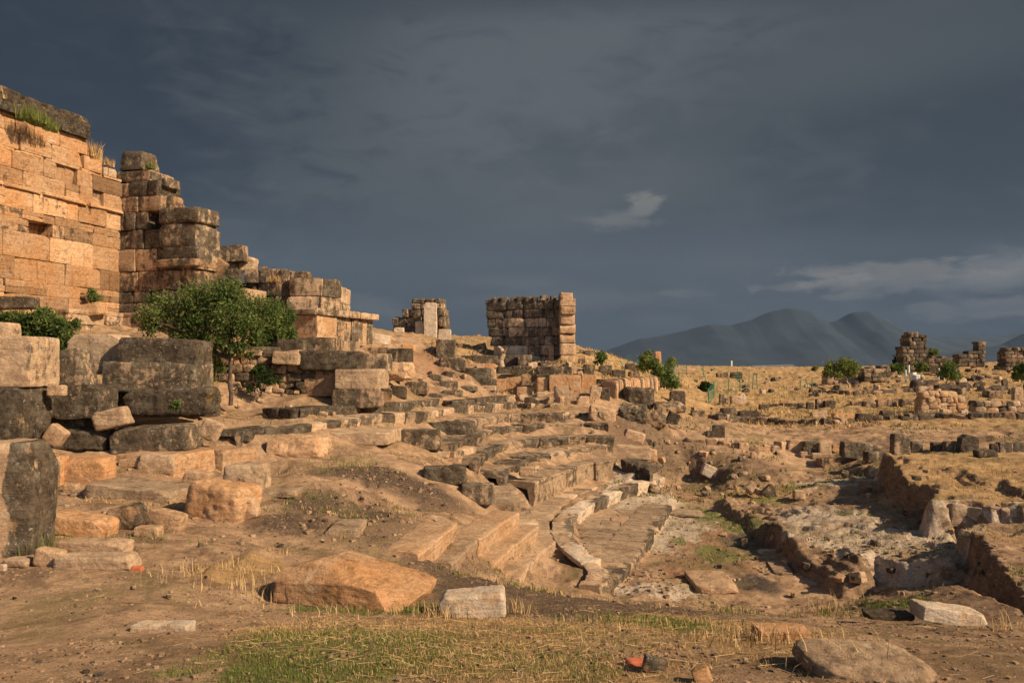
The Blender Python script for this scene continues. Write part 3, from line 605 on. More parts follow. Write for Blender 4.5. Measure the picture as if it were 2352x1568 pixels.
#@@STRUCT
# ------------------------------------------------------------------ great wall on the left
def tone_by(dark=.3, org=.6, br=.5, var=.2):
    return lambda s, z: (np.clip(dark+rng.normal()*var, 0, 1), np.clip(org+rng.normal()*var, 0, 1), np.clip(br+rng.normal()*.1, 0, 1))
C0 = pix(275, 840, 29.4)[:2]; L0 = pix(0, 840, 24.7)[:2]; dL = (L0-C0)/np.linalg.norm(L0-C0); Lfar = C0+dL*13
R0 = pix(560, 840, 27.9)[:2]
jv = [790, 758, 722, 697, 670, 625, 574, 530, 489, 453, 419, 394]
zs = [zat(v, 29.4) for v in jv]
def u2s(u, A=C0, B=R0):                    # metres along A->B at which the wall line is seen at column u
    k = (u-CU)/F/1.0; t = (B-A); L = np.linalg.norm(t); t = t/L
    # A.x + s t.x = k (A.y + s t.y)
    return (k*A[1]-A[0])/(t[0]-k*t[1])
def great_wall():
    root = bpy.data.objects.new('ruined_wall', None); scn.collection.objects.link(root); root.location = (float(C0[0]), float(C0[1]), float(zs[0]))
    tag(root, 'towering orange ashlar wall rising at the left edge, with a stepped broken end and a small niche', 'ruined wall')
    inv = lambda o: (setattr(o, 'parent', root), setattr(o, 'matrix_parent_inverse', Matrix.Translation(-root.location)))
    # long orange face, seen obliquely
    acc = Acc(); f = lambda s, z: (np.clip(.25+rng.normal()*.2+.25*(z > zs[9]+.2), 0, 1), np.clip(.92+rng.normal()*.1, 0, 1), np.clip(.38+rng.normal()*.17, 0, 1))
    ln = [13]*11; st = [0]*11
    nichs = sorted([u2s(62, C0, Lfar), u2s(116, C0, Lfar)])
    hole = (nichs[0]-.1, nichs[1]+.1, zs[6]+.06, zs[6]+.75, -.55)
    zf = zs[:4]+[zs[4], zs[5], zs[6], zs[6]+.42, zs[7], zs[8], zs[9], zs[10]-.0]
    for i in range(len(zf)-1):
        z0, z1 = zf[i], zf[i+1]; s = 0.0
        while s < 12.9:
            w = (1.25 if i < 7 else .95)*(.4+1.2*rng.random()); 
            if nichs[0] > s and nichs[0]-s < 1.3 and z0 > zs[6]-.05 and z1 < zs[7]: w = nichs[0]-s
            elif abs(s-nichs[0]) < .01: w = nichs[1]-nichs[0]
            innich = abs(s-nichs[0]) < .01 and zs[6]-.05 < z0 and z1 < zs[7]+.05
            m = s+w/2; t = np.r_[dL, 0]; nrm = np.array([-t[1], t[0], 0]); nrm *= np.sign(nrm[0])*-1   # into the wall
            dn = rng.normal()*.016+(.6 if innich else 0)
            if rng.random() < .16: dn += .05+.07*(i >= 8)
            c = np.r_[C0, 0]+t*m+nrm*(.6+dn)+np.array([0, 0, (z0+z1)/2]); R = np.stack([t, nrm, np.array([0, 0, 1.])], 1)
            if np.linalg.det(R) < 0: R[:, 0] *= -1
            parts = [(0, 1)] if rng.random() > .2 or innich else [(0, .45+.1*rng.random())]
            if len(parts) == 1 and parts[0][1] < 1: parts.append((parts[0][1], 1))
            for (pa_, pb_) in parts: block(acc, c+np.array([0, 0, ((pa_+pb_)/2-.5)*(z1-z0)])+nrm*rng.normal()*.01, (w/2-.003, .6, (z1-z0)/2*(pb_-pa_)-.003), R@rotm(0, rng.normal()*.003, 0), jt(f(m, z0), .07), 20, .018, 2, 9, .93)
            s += w
    # thin relieving ledge
    acc2 = Acc(); 
    for (za, zb, s0, s1, out, tn, bw) in [(zs[8]-.05, zs[8]+.06, 0, 13, .10, (.2, .85, .6), 1.3), (zs[11]-.32, zs[11]-.02, u2s(262, C0, Lfar), u2s(232, C0, Lfar), .0, TONE['pale'], .5),
                                        (zs[10], zs[11]-.32, 0, 13, .0, (.25, .8, .6), .8), (zs[11]-.32, zs[11]+.2, u2s(228, C0, Lfar), 13, .0, (.25, .85, .6), .9), (zs[11]+.2, zs[11]+.72, u2s(200, C0, Lfar), 13, .0, (.3, .85, .55), .9)]:
        s = s0
        while s < s1-.05:
            w = min(bw*(.5+rng.random()), s1-s); t = np.r_[dL, 0]; nrm = np.array([-t[1], t[0], 0]); nrm *= np.sign(nrm[0])*-1
            R = np.stack([t, nrm, np.array([0, 0, 1.])], 1); R[:, 0] *= np.sign(np.linalg.det(R))
            block(acc2, np.r_[C0, 0]+t*(s+w/2)+nrm*(.55-out+rng.normal()*.02)+np.array([0, 0, (za+zb)/2]), (w/2-.008, .55, (zb-za)/2), R@rotm(0, 0, 0), jt(tn), 12, .025, 2, 6, .88); s += w
    inv(acc.build('face', STONE)); inv(acc2.build('upper_course', STONE))
    acc3 = Acc(); s = u2s(193, C0, Lfar); k = 0
    while s < 13:
        w = .9+.5*rng.random(); t = np.r_[dL, 0]; nrm = np.array([-t[1], t[0], 0]); nrm *= np.sign(nrm[0])*-1
        R = np.stack([t, nrm, np.array([0, 0, 1.])], 1); R[:, 0] *= np.sign(np.linalg.det(R)); z = zs[11]+.72
        block(acc3, np.r_[C0, 0]+t*(s+w/2)+nrm*(.42+rng.normal()*.03)+np.array([0, 0, z+.26]), (w/2-.01, .62, .27), R, jt((1, .15, .16), .04), 10, .03, 2, 7, .88)
        block(acc3, np.r_[C0, 0]+t*(s+w/2)+nrm*(.52+rng.normal()*.03)+np.array([0, 0, z+.62]), (w/2-.02, .55, .12), R, jt((.9, .3, .25), .04), 9, .05, 2, 6, .85)
        if s > u2s(40, C0, Lfar): block(acc3, np.r_[C0, 0]+t*(s+w/2)+nrm*(.7+rng.normal()*.05)+np.array([0, 0, z+.86]), (w/2-.05, .5, .2), R, jt((.5, .3, .5), .06), 5, .06, 3, 7, .8)
        s += w; k += 1
    inv(acc3.build('cornice', STONE))
    # return wall facing the camera, broken in steps
    acc4 = Acc(); g = lambda sm, z: (np.clip(.68+.2*(sm > 1.2)+rng.normal()*.2, 0, 1), np.clip(.35+rng.normal()*.2, 0, 1), .45)
    ends = [560, 560, 560, 560, 450, 456, 450, 334, 364, 356, 338]; starts = [258]*11
    for i in range(11):
        wall('w', '', C0, R0, [zs[i], zs[i+1]], (u2s(starts[i]), u2s(ends[i])), 1.3, .75, g, .035, acc=acc4, side=1, n=7, rough=.03, k=11, cut=.88)
    def rb(u0, u1, v0, v1, tn, th=1.2, dn=0., **kw):
        s0, s1 = u2s(u0), u2s(u1); t = np.r_[(R0-C0)/np.linalg.norm(R0-C0), 0]; nrm = np.array([-t[1], t[0], 0]); m = (s0+s1)/2; Y = (C0+t[:2]*m)[1]
        z0, z1 = zat(v1, Y), zat(v0, Y); c = np.r_[C0, 0]+t*m+nrm*(th/2+dn)+np.array([0, 0, (z0+z1)/2]); R = np.stack([t, nrm, np.array([0, 0, 1.])], 1)
        a = dict(k=8, rough=.035, chips=3, n=9, cut=.85); a.update(kw); block(acc4, c, ((s1-s0)/2, th/2, (z1-z0)/2), R, TONE[tn], **a)
    rb(266, 318, 346, 390, 'grey', 1.0, taper=.14); rb(366, 458, 477, 513, 'grey', 1.3, -.15, k=6); rb(362, 450, 512, 568, 'grey', 1.3, -.1)
    rb(350, 378, 487, 530, 'pale', .5, .5); rb(352, 374, 445, 488, 'brown', .7, .3); rb(342, 366, 405, 425, 'grey', .8, .2); rb(366, 456, 596, 613, 'brown', 1.3, -.22); rb(368, 454, 566, 597, 'dark', 1.3, -.1)
    rb(318, 338, 392, 412, 'grey', .8)
    inv(acc4.build('return_wall', STONE))
    acc5 = Acc(); pl = lambda sm, z: (np.clip(.5+rng.normal()*.2, 0, 1), .35, .62)
    wall('w', '', C0+dL*3.0+np.array([.55, -.1]), C0+np.array([.55, -.75]), [zat(835, 28.5), zat(790, 28.5), zat(750, 28.5), zat(728, 28.5), zat(718, 28.5)], (0, 3.1), .7, .8, pl, .03, acc=acc5, side=1, n=6)
    wall('w', '', C0+np.array([.35, -.75]), R0+np.array([0, -.75]), [zat(835, 28.5), zat(790, 28.5), zat(750, 28.5), zat(728, 28.5), zat(718, 28.5)], (0, 4.6), .7, .8, pl, .03, acc=acc5, side=1, n=6)
    inv(acc5.build('plinth', STONE))
great_wall()
stone('column_fragment', 'dark lichened column fragment lying at the foot of the orange wall, left edge', -60, 680, 84, 707, 'dark', Y=24.0, dr=.25, k=4, yaw=0, n=12, rough=.03)
stone('stone', 'ochre broken stone with dark ends perched on the ledge below the small green shrub', 189, 696, 240, 722, 'orange', Y=27.2, dr=.7, pitch=-8, cut=.75)

# ------------------------------------------------------------------ stepped ruin right of the tree
def stepped_ruin():
    K = pix(735, 840, 28.6)[:2]; E = pix(806, 840, 33.2)[:2]; W = pix(560, 840, 30.2)[:2]
    root = bpy.data.objects.new('stepped_ruin', None); scn.collection.objects.link(root); root.location = (float(K[0]), float(K[1]), float(zat(800, 28.6)))
    tag(root, 'weathered two-tier ashlar ruin on the slope right of the leafy tree', 'ruin')
    inv = lambda o: (setattr(o, 'parent', root), setattr(o, 'matrix_parent_inverse', Matrix.Translation(-root.location)))
    def two(K, E, W, vv, tA, tB, bw, out=0, name='tier', Wl=None, El=None):
        acc = Acc(); Y = K[1]; z = [zat(v, Y) for v in vv]; LW = np.linalg.norm(W-K); LE = np.linalg.norm(E-K)
        wall('w', '', K, E, z, (0, LE), 1.2, bw, tB, .02+out, acc=acc, side=1, n=7, rough=.03, cut=.88); wall('w', '', W, K, z, (0, LW), 1.2, bw*1.1, tA, .02+out, acc=acc, side=1, n=7, rough=.035, cut=.85)
        inv(acc.build(name, STONE))
    gA = lambda s, z: jt((.92, .15, .5)); gB = lambda s, z: jt((.6, .3, .72))
    two(K, E, pix(643, 840, 29.4)[:2], [716, 680, 638], gA, gB, 1.1, name='upper_tier')
    W1 = pix(543, 840, 31.0)[:2]; acc = Acc(); wall('w', '', W1, pix(660, 840, 30.6)[:2], [zat(v, 31) for v in (730, 712, 681, 650)], (0, 2.1), 1.2, .8, lambda s, z: jt((.6, .45, .45)), .04, acc=acc, side=1, n=7, rough=.035)
    wall('w', '', pix(560, 840, 30.8)[:2], pix(660, 840, 30.8)[:2], [zat(v, 31) for v in (651, 618)], (0, 1.6), 1.0, .5, lambda s, z: jt((.75, .2, .5)), .05, acc=acc, side=1, n=7, rough=.04)
    inv(acc.build('rear_wall', STONE))
    K2 = pix(727, 840, 27.6)[:2]; E2 = pix(857, 840, 31.2)[:2]; two(K2, E2, pix(668, 840, 28.0)[:2], [790, 722], lambda s, z: jt((.25, .95, .45)), lambda s, z: jt((.62, .5, .6)), .8, name='podium')
    K3 = K2+np.array([0, -.18]); two(K3, E2+np.array([.25, -.1]), pix(660, 840, 27.9)[:2], [722, 706], lambda s, z: jt((.8, .1, .5)), lambda s, z: jt((.6, .35, .6)), 1.2, name='cornice')
    acc = Acc(); wall('w', '', pix(644, 840, 27.0)[:2], pix(752, 840, 26.6)[:2], [zat(v, 27) for v in (850, 812, 775)], (0, 1.7), 1.0, .6, lambda s, z: jt((.8, .3, .4)), .04, acc=acc, side=1, n=7, rough=.04)
    wall('w', '', pix(750, 840, 26.6)[:2], pix(828, 840, 30.2)[:2], [zat(v, 27) for v in (850, 812, 778)], (0, 3.6), 1.0, .7, lambda s, z: jt((.7, .3, .5)), .04, acc=acc, side=1, n=7, rough=.04)
    inv(acc.build('footing', STONE))
stepped_ruin()
for a in [
 ('stone','flat-topped lichened block balanced on top of the tumbled heap between wall and stepped ruin',501,563,565,598,'grey',30.2,dict(dr=.6,pitch=-4)),
 ('stone','tan squarish stone directly under the balanced block',507,597,547,630,'brown',30.4,dict(dr=.8,pitch=-6)),
 ('stone','pale knobbly lichened stone right of and below the balanced block',546,587,588,622,'lichen',30.8,dict(dr=.8,pitch=12)),
 ('stone','tilted diamond-shaped tan block leaning against the end of the orange wall',474,588,512,638,'brown',29.4,dict(dr=.8,pitch=38)),
 ('stone','dark upright stone under the tan squarish stone',524,617,554,652,'dark',29.9,dict(dr=.8)),
 ('stone','small rounded stone on the rear wall, left of the brown capstone',598,611,615,634,'brown',31,dict(dr=.9,k=5)),
 ('stone','brown capstone with tufts of grass at its foot, on the rear wall',613,617,657,650,'brown',31,dict(dr=.7,k=5)),
 ('stone','thin flat slab lying on top of the upper tier',671,623,713,638,'grey',31.3,dict(dr=.8,k=10)),
 ('stone','rounded grey stone at the left foot of the rear wall',480,628,528,668,'dark',29.6,dict(dr=.8,k=5,pitch=20)),
 ]: stone(a[0],a[1],*a[2:6],a[6],Y=a[7],**a[8])

# ------------------------------------------------------------------ loose blocks of the left foreground and terrace
for a in [
 ('tall_stone','tall upright pitted stone with dark mossy side at the lower left edge',-130,1010,112,1282,'lichen',8.3,dict(dr=.75,k=9,n=30,rough=.035,cut=.84,yaw=12,chips=4,tonef=lambda q: np.stack([np.clip(.08+.9*sstep(.50, .64, q[:, 0]+.08*np.sin(q[:, 2]*5))+.3*sstep(.6, .95, q[:, 2]), 0, 1), .35+0*q[:, 0], .62+0*q[:, 0]], 1))),
 ('block','large pale lichened cube-shaped block at the left edge',-60,772,105,880,'lichen',15.4,dict(dr=.8,k=14,n=20,rough=.016,cut=.93)),
 ('stone','small pale lichened lump on top of the large cube-shaped block',-30,740,37,774,'lichen',15.9,dict(dr=.8,k=5)),
 ('block','dark mossy block underneath the large pale cube-shaped block',-60,884,92,1002,'dark',15.4,dict(dr=.8,k=8,n=20,rough=.03,pitch=1)),
 ('block','leaning grey block wedged right of the pale cube-shaped block',104,806,205,893,'grey',17.0,dict(dr=.6,pitch=-12,k=8,n=16,cut=.78,chips=4)),
 ('block','grey-green lichened block standing behind the leaning block',166,768,290,850,'lichen',18.3,dict(dr=.5,k=8,n=16,cut=.82,rough=.035)),
 ('block','topmost of the three long dark slabs stacked left of the tree',290,778,473,840,'dark',18.0,dict(dr=.55,pitch=2.5,k=10,n=18,cut=.9)),
 ('block','middle of the three long dark slabs stacked left of the tree, cracked in two',247,833,472,896,'grey',17.9,dict(dr=.5,k=9,n=20,cut=.88,pitch=1)),
 ('block','lowest of the three long dark slabs, boat-shaped underneath',303,889,492,952,'dark',17.9,dict(dr=.45,k=4,n=18,cut=.8,taper=-.15,pitch=-1)),
 ('block','dark angular block low between the mossy block and the slab stack',85,881,252,957,'dark',17.0,dict(dr=.55,k=8,n=18,cut=.78,chips=5)),
 ('block','low dark course stone beneath the dark angular block',92,955,234,1004,'dark',17.2,dict(dr=.6,k=10,n=14)),
 ('stone','small cobble jammed right of the mossy block',112,884,150,908,'tan',15.9,dict(k=4)),
 ('stone','flat tan stone leaning below the mossy block',108,978,150,1018,'tan',15.9,dict(k=5,pitch=35)),
 ('stone','upright small gray stone under the cracked slab',270,893,303,932,'grey',18.4,dict(k=6,pitch=10)),
 ('boulder','clean pale boulder resting on the dark course stone',223,938,299,981,'pale',16.6,dict(dr=.7,k=4,n=16,pitch=-14,cut=.72,chips=6)),
 ('stone','pale tan rock right of the boat-shaped slab',463,965,508,1006,'pale',17.8,dict(k=5,pitch=20,cut=.75,chips=5)),
 ('block','long gray block half sunk in the ground below the clean pale boulder',268,975,448,1036,'grey',16.6,dict(dr=.5,k=7,n=18,pitch=-4,cut=.8)),
 ('block','dark block sunk in the slope left of the long gray block',140,985,262,1030,'dark',16.7,dict(dr=.7,k=8,n=14)),
 ('block','dark mossy blocky stone behind the pale tan rock',420,925,500,955,'dark',19.5,dict(k=6)),
 ('block','ochre block half buried beside the tall upright stone',84,1046,152,1118,'orange',14.6,dict(dr=.7,k=10,n=14)),
 ('block','ochre block with a dark broken top edge, right of the half-buried one',150,1047,262,1112,'orange',14.6,dict(dr=.7,k=6,n=16,cut=.75,chips=5)),
 ('stone','small tan stone under the ochre blocks',148,1110,180,1130,'tan',14.3,dict(k=6)),
 ('stone','small tan flat stone between the ochre block and the pale boulder',278,1052,330,1072,'tan',15.0,dict(k=5)),
 ('boulder','smooth pale tan boulder set against the kerb blocks',322,1040,412,1088,'pale',14.7,dict(dr=.6,k=4,n=16,cut=.75,chips=5)),
 ('boulder','large ochre boulder with a cracked overhanging lip',437,1104,590,1196,'orange',11.9,dict(dr=.75,k=5,n=24,rough=.05,pitch=9,cut=.72,chips=7,yaw=-12)),
 ('boulder','rounded speckled boulder with one flat clean face',521,1062,615,1131,'lichen',13.4,dict(dr=.85,k=3.4,n=20,rough=.04,cut=.78,chips=3)),
 ('stone','pale lower lobe of rock at the right foot of the ochre boulder',525,1140,592,1196,'tan',11.7,dict(k=4,pitch=-20)),
 ('slab','flat grey slab in front of the rounded speckled boulder',575,1112,692,1142,'slab',13.6,dict(dr=.8,k=9,n=14,pitch=-1,flat=0.12)),
 ('rock','low tan rock between pale boulder and ochre boulder',425,1080,486,1112,'tan',13.8,dict(k=4,pitch=8,cut=.72,chips=5)),
 ('slab','long smooth grey-brown slab lying in the dirt left of the ochre boulder',215,1098,440,1152,'slab',12.9,dict(dr=.55,k=7,n=20,pitch=5,rough=.02,yaw=-8,cut=.85,flat=0.22)),
 ('slab','low weathered slab joined to the left end of the long grey-brown slab',170,1115,260,1140,'tan',13.2,dict(k=7,flat=0.12)),
 ('rock','bright ochre striped rock beside the upright brown stone',122,1178,258,1232,'orange',10.3,dict(dr=.6,k=6,n=18,pitch=8,cut=.75,chips=5)),
 ('rock','small knobbly upright brown rock, left of the dirt path',260,1158,332,1214,'brown',10.9,dict(dr=.8,k=4,n=18,rough=.08,cut=.7,chips=6,pitch=-14)),
 ('rock','long rounded tan rock lying just above the lowest long flat rock',130,1236,296,1280,'tan',9.4,dict(dr=.35,k=5,n=20,pitch=2,cut=.8)),
 ('rock','lowest long flat tan rock near the tall upright stone',135,1268,326,1308,'pale',8.9,dict(dr=.35,k=4.5,n=20,cut=.78)),
 ('rock','squat tan rock at the left end of the two long rocks',84,1258,146,1302,'tan',9.0,dict(k=4,pitch=10,n=14)),
 ('cobble','pale oval cobble at the foot of the tall upright stone',14,1278,72,1302,'pale',8.7,dict(k=3,n=12)),
 ('cobble','small white cobble at the very left edge',-6,1294,14,1312,'white',8.5,dict(k=3,n=10)),
 ('rock','flat orange-tan rock in the dirt below the smooth dirt patch',312,1206,370,1232,'tan',10.1,dict(k=4,n=12)),
 ('rock','faint tan rock hump right of the upright brown rock',345,1170,425,1216,'tan',11,dict(k=3,n=14,pitch=12)),
 ]: stone(a[0],a[1],*a[2:6],a[6],Y=None if a[7] is None or a[5]>1040 else a[7],**a[8])
stone('brick','broken red brick lying at the right end of the lowest long flat rock',302,1299,328,1314,'orange',k=8,mat=BRICK,cat='brick')
stone('brick','rust-red brick fragment near the bottom edge, left of the big boulder',1437,1510,1490,1532,'orange',k=9,mat=BRICK,cat='brick',yaw=8)
stone('brick','second brick fragment with mortar beside the rust-red one',1478,1506,1530,1545,'brown',k=5,pitch=15,cat='brick')
stone('stone','upright orange shard standing at the bottom edge',1592,1530,1632,1570,'orange',k=5,pitch=-20,cut=.7,chips=5)
def cut_planes(q, planes):
    for (nx, ny, nz, lim) in planes:
        nn = np.array([nx, ny, nz], float); nn /= np.linalg.norm(nn); d = q@nn-lim; q = np.where(d[:, None] > 0, q-d[:, None]*nn, q)
    return q
stone('block','huge tapering ochre block lying at the rim of the pit, centre foreground',636,1276,1004,1402,'orange',Y=hit(800,1400)[1],dr=.55,k=20,n=48,rough=.022,pitch=7,yaw=-12,cut=.97,chips=0,sink=.3,
      tonef=lambda q: np.stack([.16+0*q[:, 0], 1+0*q[:, 0], .52+0*q[:, 0]], 1),
      shape=lambda q: cut_planes(q, [(.62, -.15, .75, .80), (.9, -.5, .25, .98), (.25, -.55, .8, 1.02), (-.75, .1, .6, 1.02), (.1, -.85, -.45, 1.12), (.8, .3, -.5, 1.0), (.3, .1, .95, .90), (-.3, -.8, .5, 1.12), (.95, -.1, -.2, .93)]))
stone('stone','pale grey squared stone right of the huge ochre block',1012,1352,1160,1420,'white',dr=.55,k=8,n=20,rough=.03,pitch=-5,cut=.8,chips=4)
stone('stone','half-buried yellow stone under dry straw, left of the big boulder',1728,1432,1852,1474,'orange',dr=.6,k=8,n=16)
stone('boulder','big pitted grey-brown boulder cut by the bottom edge on the right',1832,1474,2140,1600,'pale',Y=4.5,dr=.8,k=1.8,n=34,rough=.05,cut=.72,chips=8,pitch=6,sink=0,tonef=lambda q: np.tile([.42, .15, .5], (len(q), 1)))
stone('slab','flat pale limestone slab set flush in the foreground dirt',306,1416,442,1450,'white',dr=.9,k=8,n=14,sink=.9,flat=0.05)
stone('block','pale striated block lying in the shaded gully at lower right',2102,1386,2250,1436,'white',dr=.5,k=9,n=18,pitch=9,Y=8.6,rough=.04,cut=.82)
stone('rock','brown crusted rock in front of the gully, left of the striated block',1985,1398,2090,1424,'brown',dr=.6,k=4,n=14,Y=8.8,rough=.06)
stone('slab','narrow pale plank-like slab lying across the puddle',1757,1262,1820,1324,'slab',dr=2.2,k=14,n=10,rough=.008,yaw=-9,flat=0.08)
stone('slab','short cross slab at the head of the plank-like slab',1742,1256,1806,1272,'pale',dr=.6,k=8,n=10,flat=0.07)
stone('rock','flat crusted pale rock beside the ash heap',1584,1305,1682,1362,'tan',dr=1.2,k=5,n=16,rough=.05,cut=.75,flat=0.14)
stone('stone','clean white stone stuck in the dark earth bank',1612,1067,1642,1094,'white',k=5,pitch=24,n=12,Y=hit(1627,1096)[1]-.1)
stone('rock','pointed earthy rock on the dry grass right of the bank',1750,1112,1792,1144,'brown',k=4,pitch=30,n=10,taper=.5,cut=.65,chips=5)
stone('rock','small pale grassy rock right of the pointed one',1822,1124,1848,1146,'pale',k=3,n=10)
stone('slab','thin flat slab beside the straight orchestra kerb',1522,1166,1612,1186,'slab',k=8,n=10,dr=1,flat=0.05)
stone('slab','pale wedge slab leaning on the lower kerb corner',1470,1200,1512,1222,'pale',k=8,n=8,dr=1.2,flat=0.07)
stone('slab','worn slab half buried under the dark rubble',755,1188,835,1232,'slab',k=7,n=14,dr=1.2,sink=.6,flat=0.12)
# ------------------------------------------------------------------ theatre: kerbs, seats, walkway
for a_, k_ in ROWS:
    if k_.pop('swept', 0): sweep(*a_, **k_)
    else: row(*a_, **k_)
paving = Acc()
pa = [np.array(pixh(u, v, 4.16)) for (u, v) in [(1345,1172),(1335,1205),(1350,1250),(1400,1300)]]; pb = [np.array(pixh(u, v, 4.17)) for (u, v) in [(1535,1165),(1500,1215),(1462,1268),(1412,1322)]]
for i in range(13):
    t = (i+.5)/13; A = np.array([np.interp(t*3, range(4), [p[k] for p in pa]) for k in range(3)]); B = np.array([np.interp(t*3, range(4), [p[k] for p in pb]) for k in range(3)])
    L = np.linalg.norm(B-A)-.45; s = -.1; d = (B-A)/np.linalg.norm(B-A)
    while s < L:
        w = min(.5+.8*rng.random(), L-s+.05); c = A+d*(s+w/2)-np.array([0, 0, .1+.012*rng.random()]); yaw = math.atan2(d[1], d[0])
        block(paving, c, (w/2-.008, .36, .1), rotm(yaw, rng.normal()*.006, rng.normal()*.006), jt(TONE[['slab','slab','tan'][rng.integers(3)]]), 12, .02, 2, 5, .92); s += w
o = paving.build('orchestra_paving', STONE); tag(o, kind='structure')
# terrace kerbs above
for a in [
 ('slab','thick tan slab of the terrace edge with a straight undercut front',754,985,905,1020,'pale',dict(dr=.9,k=9,n=20,rough=.03,cut=.85)),
 ('slab','pale end slab of the terrace edge, left of the dark-topped block',880,982,922,1012,'pale',dict(dr=.9,k=9,n=12)),
 ('slab','rounded wavy tan slab jutting over the bowl at its left end',624,998,756,1048,'tan',dict(dr=.8,k=4,n=24,rough=.08,cut=.72,chips=6)),
 ('block','squared tan block with dark top at the lip of the bowl',918,985,1013,1030,'mix',dict(dr=.6,k=9,n=18,rough=.04,cut=.84)),
 ('block','dark irregular block behind the dark-topped squared block',972,968,1090,998,'dark',dict(dr=.5,k=5,n=18,rough=.08,cut=.7,chips=6)),
 ('block','small dark kerb stone at the left end of the terrace kerb',508,988,582,1014,'dark',dict(dr=.7,k=8,n=12)),
 ('rock','angular gray block poking from the earth left of the steps',975,1068,1070,1112,'grey',dict(dr=.6,k=5,n=18,rough=.07,cut=.75,chips=5)),
 ('rock','crumbling white-and-dark block overhanging the earth slope',1062,1108,1134,1156,'mix',dict(dr=.7,k=7,n=18,rough=.05,cut=.8)),
 ('slab','flat tan stepping slab right below the squared dark-topped block',974,1020,1040,1048,'tan',dict(dr=1.2,k=8,n=10,sink=.5,flat=0.1)),
 ('slab','second flat stepping slab lower in the bowl',1012,1044,1062,1062,'tan',dict(dr=1.3,k=8,n=10,sink=.5,flat=0.08)),
 ('stone','small loose stone on the bench wall top',1192,1070,1226,1092,'tan',dict(k=5,n=10,Y=22.6)),
 ('slab','big tilted pale slab at the right end of the seat rows',1402,1016,1490,1052,'pale',dict(dr=1.2,k=7,n=16,rough=.03,pitch=6,cut=.78)),
 ('rock','striped tan rock above the tilted pale slab',1430,988,1480,1014,'tan',dict(k=4,n=12,pitch=16)),
 ('rock','round tan rock right of the tilted pale slab',1468,1030,1508,1058,'tan',dict(k=3.5,n=12)),
 ('rock','large crumpled dark boulder where the seats end',1420,926,1486,972,'dark',dict(k=3,n=20,rough=.13,cut=.65,chips=8)),
 ('rock','second crumpled dark boulder right of the first',1462,944,1530,980,'brown',dict(k=3,n=18,rough=.12,cut=.65,chips=8)),
 ('rock','low pale split stones in front of the crumpled boulder',1352,934,1412,968,'tan',dict(k=4,n=16,rough=.08,cut=.7,pitch=12)),
 ]: stone(*a[:7],**a[7])
# ------------------------------------------------------------------ wall with pier on the skyline
def pier_wall():
    YA, YB = 44.0, 42.6; A = pix(1116, 840, YA)[:2]; B = pix(1290, 840, YB)[:2]; L = np.linalg.norm(B-A)
    vs = [835, 817, 794, 773, 752, 731, 712, 692]; z = [zat(v, 43.5) for v in vs]; z[0] -= .6; z[-1] += .02
    root = bpy.data.objects.new('ruined_wall', None); scn.collection.objects.link(root); root.location = (float(A[0]), float(A[1]), float(z[1]))
    tag(root, 'freestanding dark stone wall with a tall sunlit pier at its right end, on the skyline', 'ruined wall')
    inv = lambda o: (setattr(o, 'parent', root), setattr(o, 'matrix_parent_inverse', Matrix.Translation(-root.location)))
    acc = Acc(); st = [.9, .45, .22, .14, .05, 0, 0]
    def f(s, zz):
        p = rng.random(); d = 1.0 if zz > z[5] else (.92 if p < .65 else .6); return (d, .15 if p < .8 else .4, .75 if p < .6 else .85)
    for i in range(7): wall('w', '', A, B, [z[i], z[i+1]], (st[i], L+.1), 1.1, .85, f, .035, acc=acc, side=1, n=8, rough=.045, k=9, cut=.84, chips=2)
    inv(acc.build('masonry', STONE))
    acc = Acc(); s = 0.0                        # toothed top course
    t = np.r_[(B-A)/L, 0]
    while s < L-.2:
        w = .28+.3*rng.random(); hgt = .22+.12*rng.random(); c = np.r_[A, 0]+t*(s+w/2)+np.array([0, .5, z[7]+hgt/2-.10+.02*s/L*4])
        block(acc, c, (w/2, .5, hgt/2), rotm(rng.normal()*.05), jt((.85, .15, .5)), 5, .07, 3, 8, .8); s += w+(.05 if rng.random() < .6 else .14)
    inv(acc.build('toothed_course', STONE))
    acc = Acc(); P = pix(1287, 840, 41.6)[:2]; P2 = pix(1321, 840, 41.8)[:2]; vz = [838, 815, 788, 766, 745, 722, 704, 686, 672]
    for i in range(8):
        z0, z1 = zat(vz[i], 41.6), zat(vz[i+1], 41.6); 
        if i == 0: z0 -= .5
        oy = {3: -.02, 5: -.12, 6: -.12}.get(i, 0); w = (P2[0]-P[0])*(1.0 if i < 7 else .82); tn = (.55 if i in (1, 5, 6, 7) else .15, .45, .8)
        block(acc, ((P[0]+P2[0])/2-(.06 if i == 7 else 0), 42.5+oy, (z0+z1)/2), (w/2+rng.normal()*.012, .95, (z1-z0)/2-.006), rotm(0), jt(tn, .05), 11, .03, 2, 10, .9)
    inv(acc.build('pier', STONE))
    acc = Acc(); block(acc, pix(1266, 812, 42.45), (.13, .12, .38), None, TONE['tan'], 10, .03, 1, 6); inv(acc.build('door_jamb', STONE))
pier_wall()
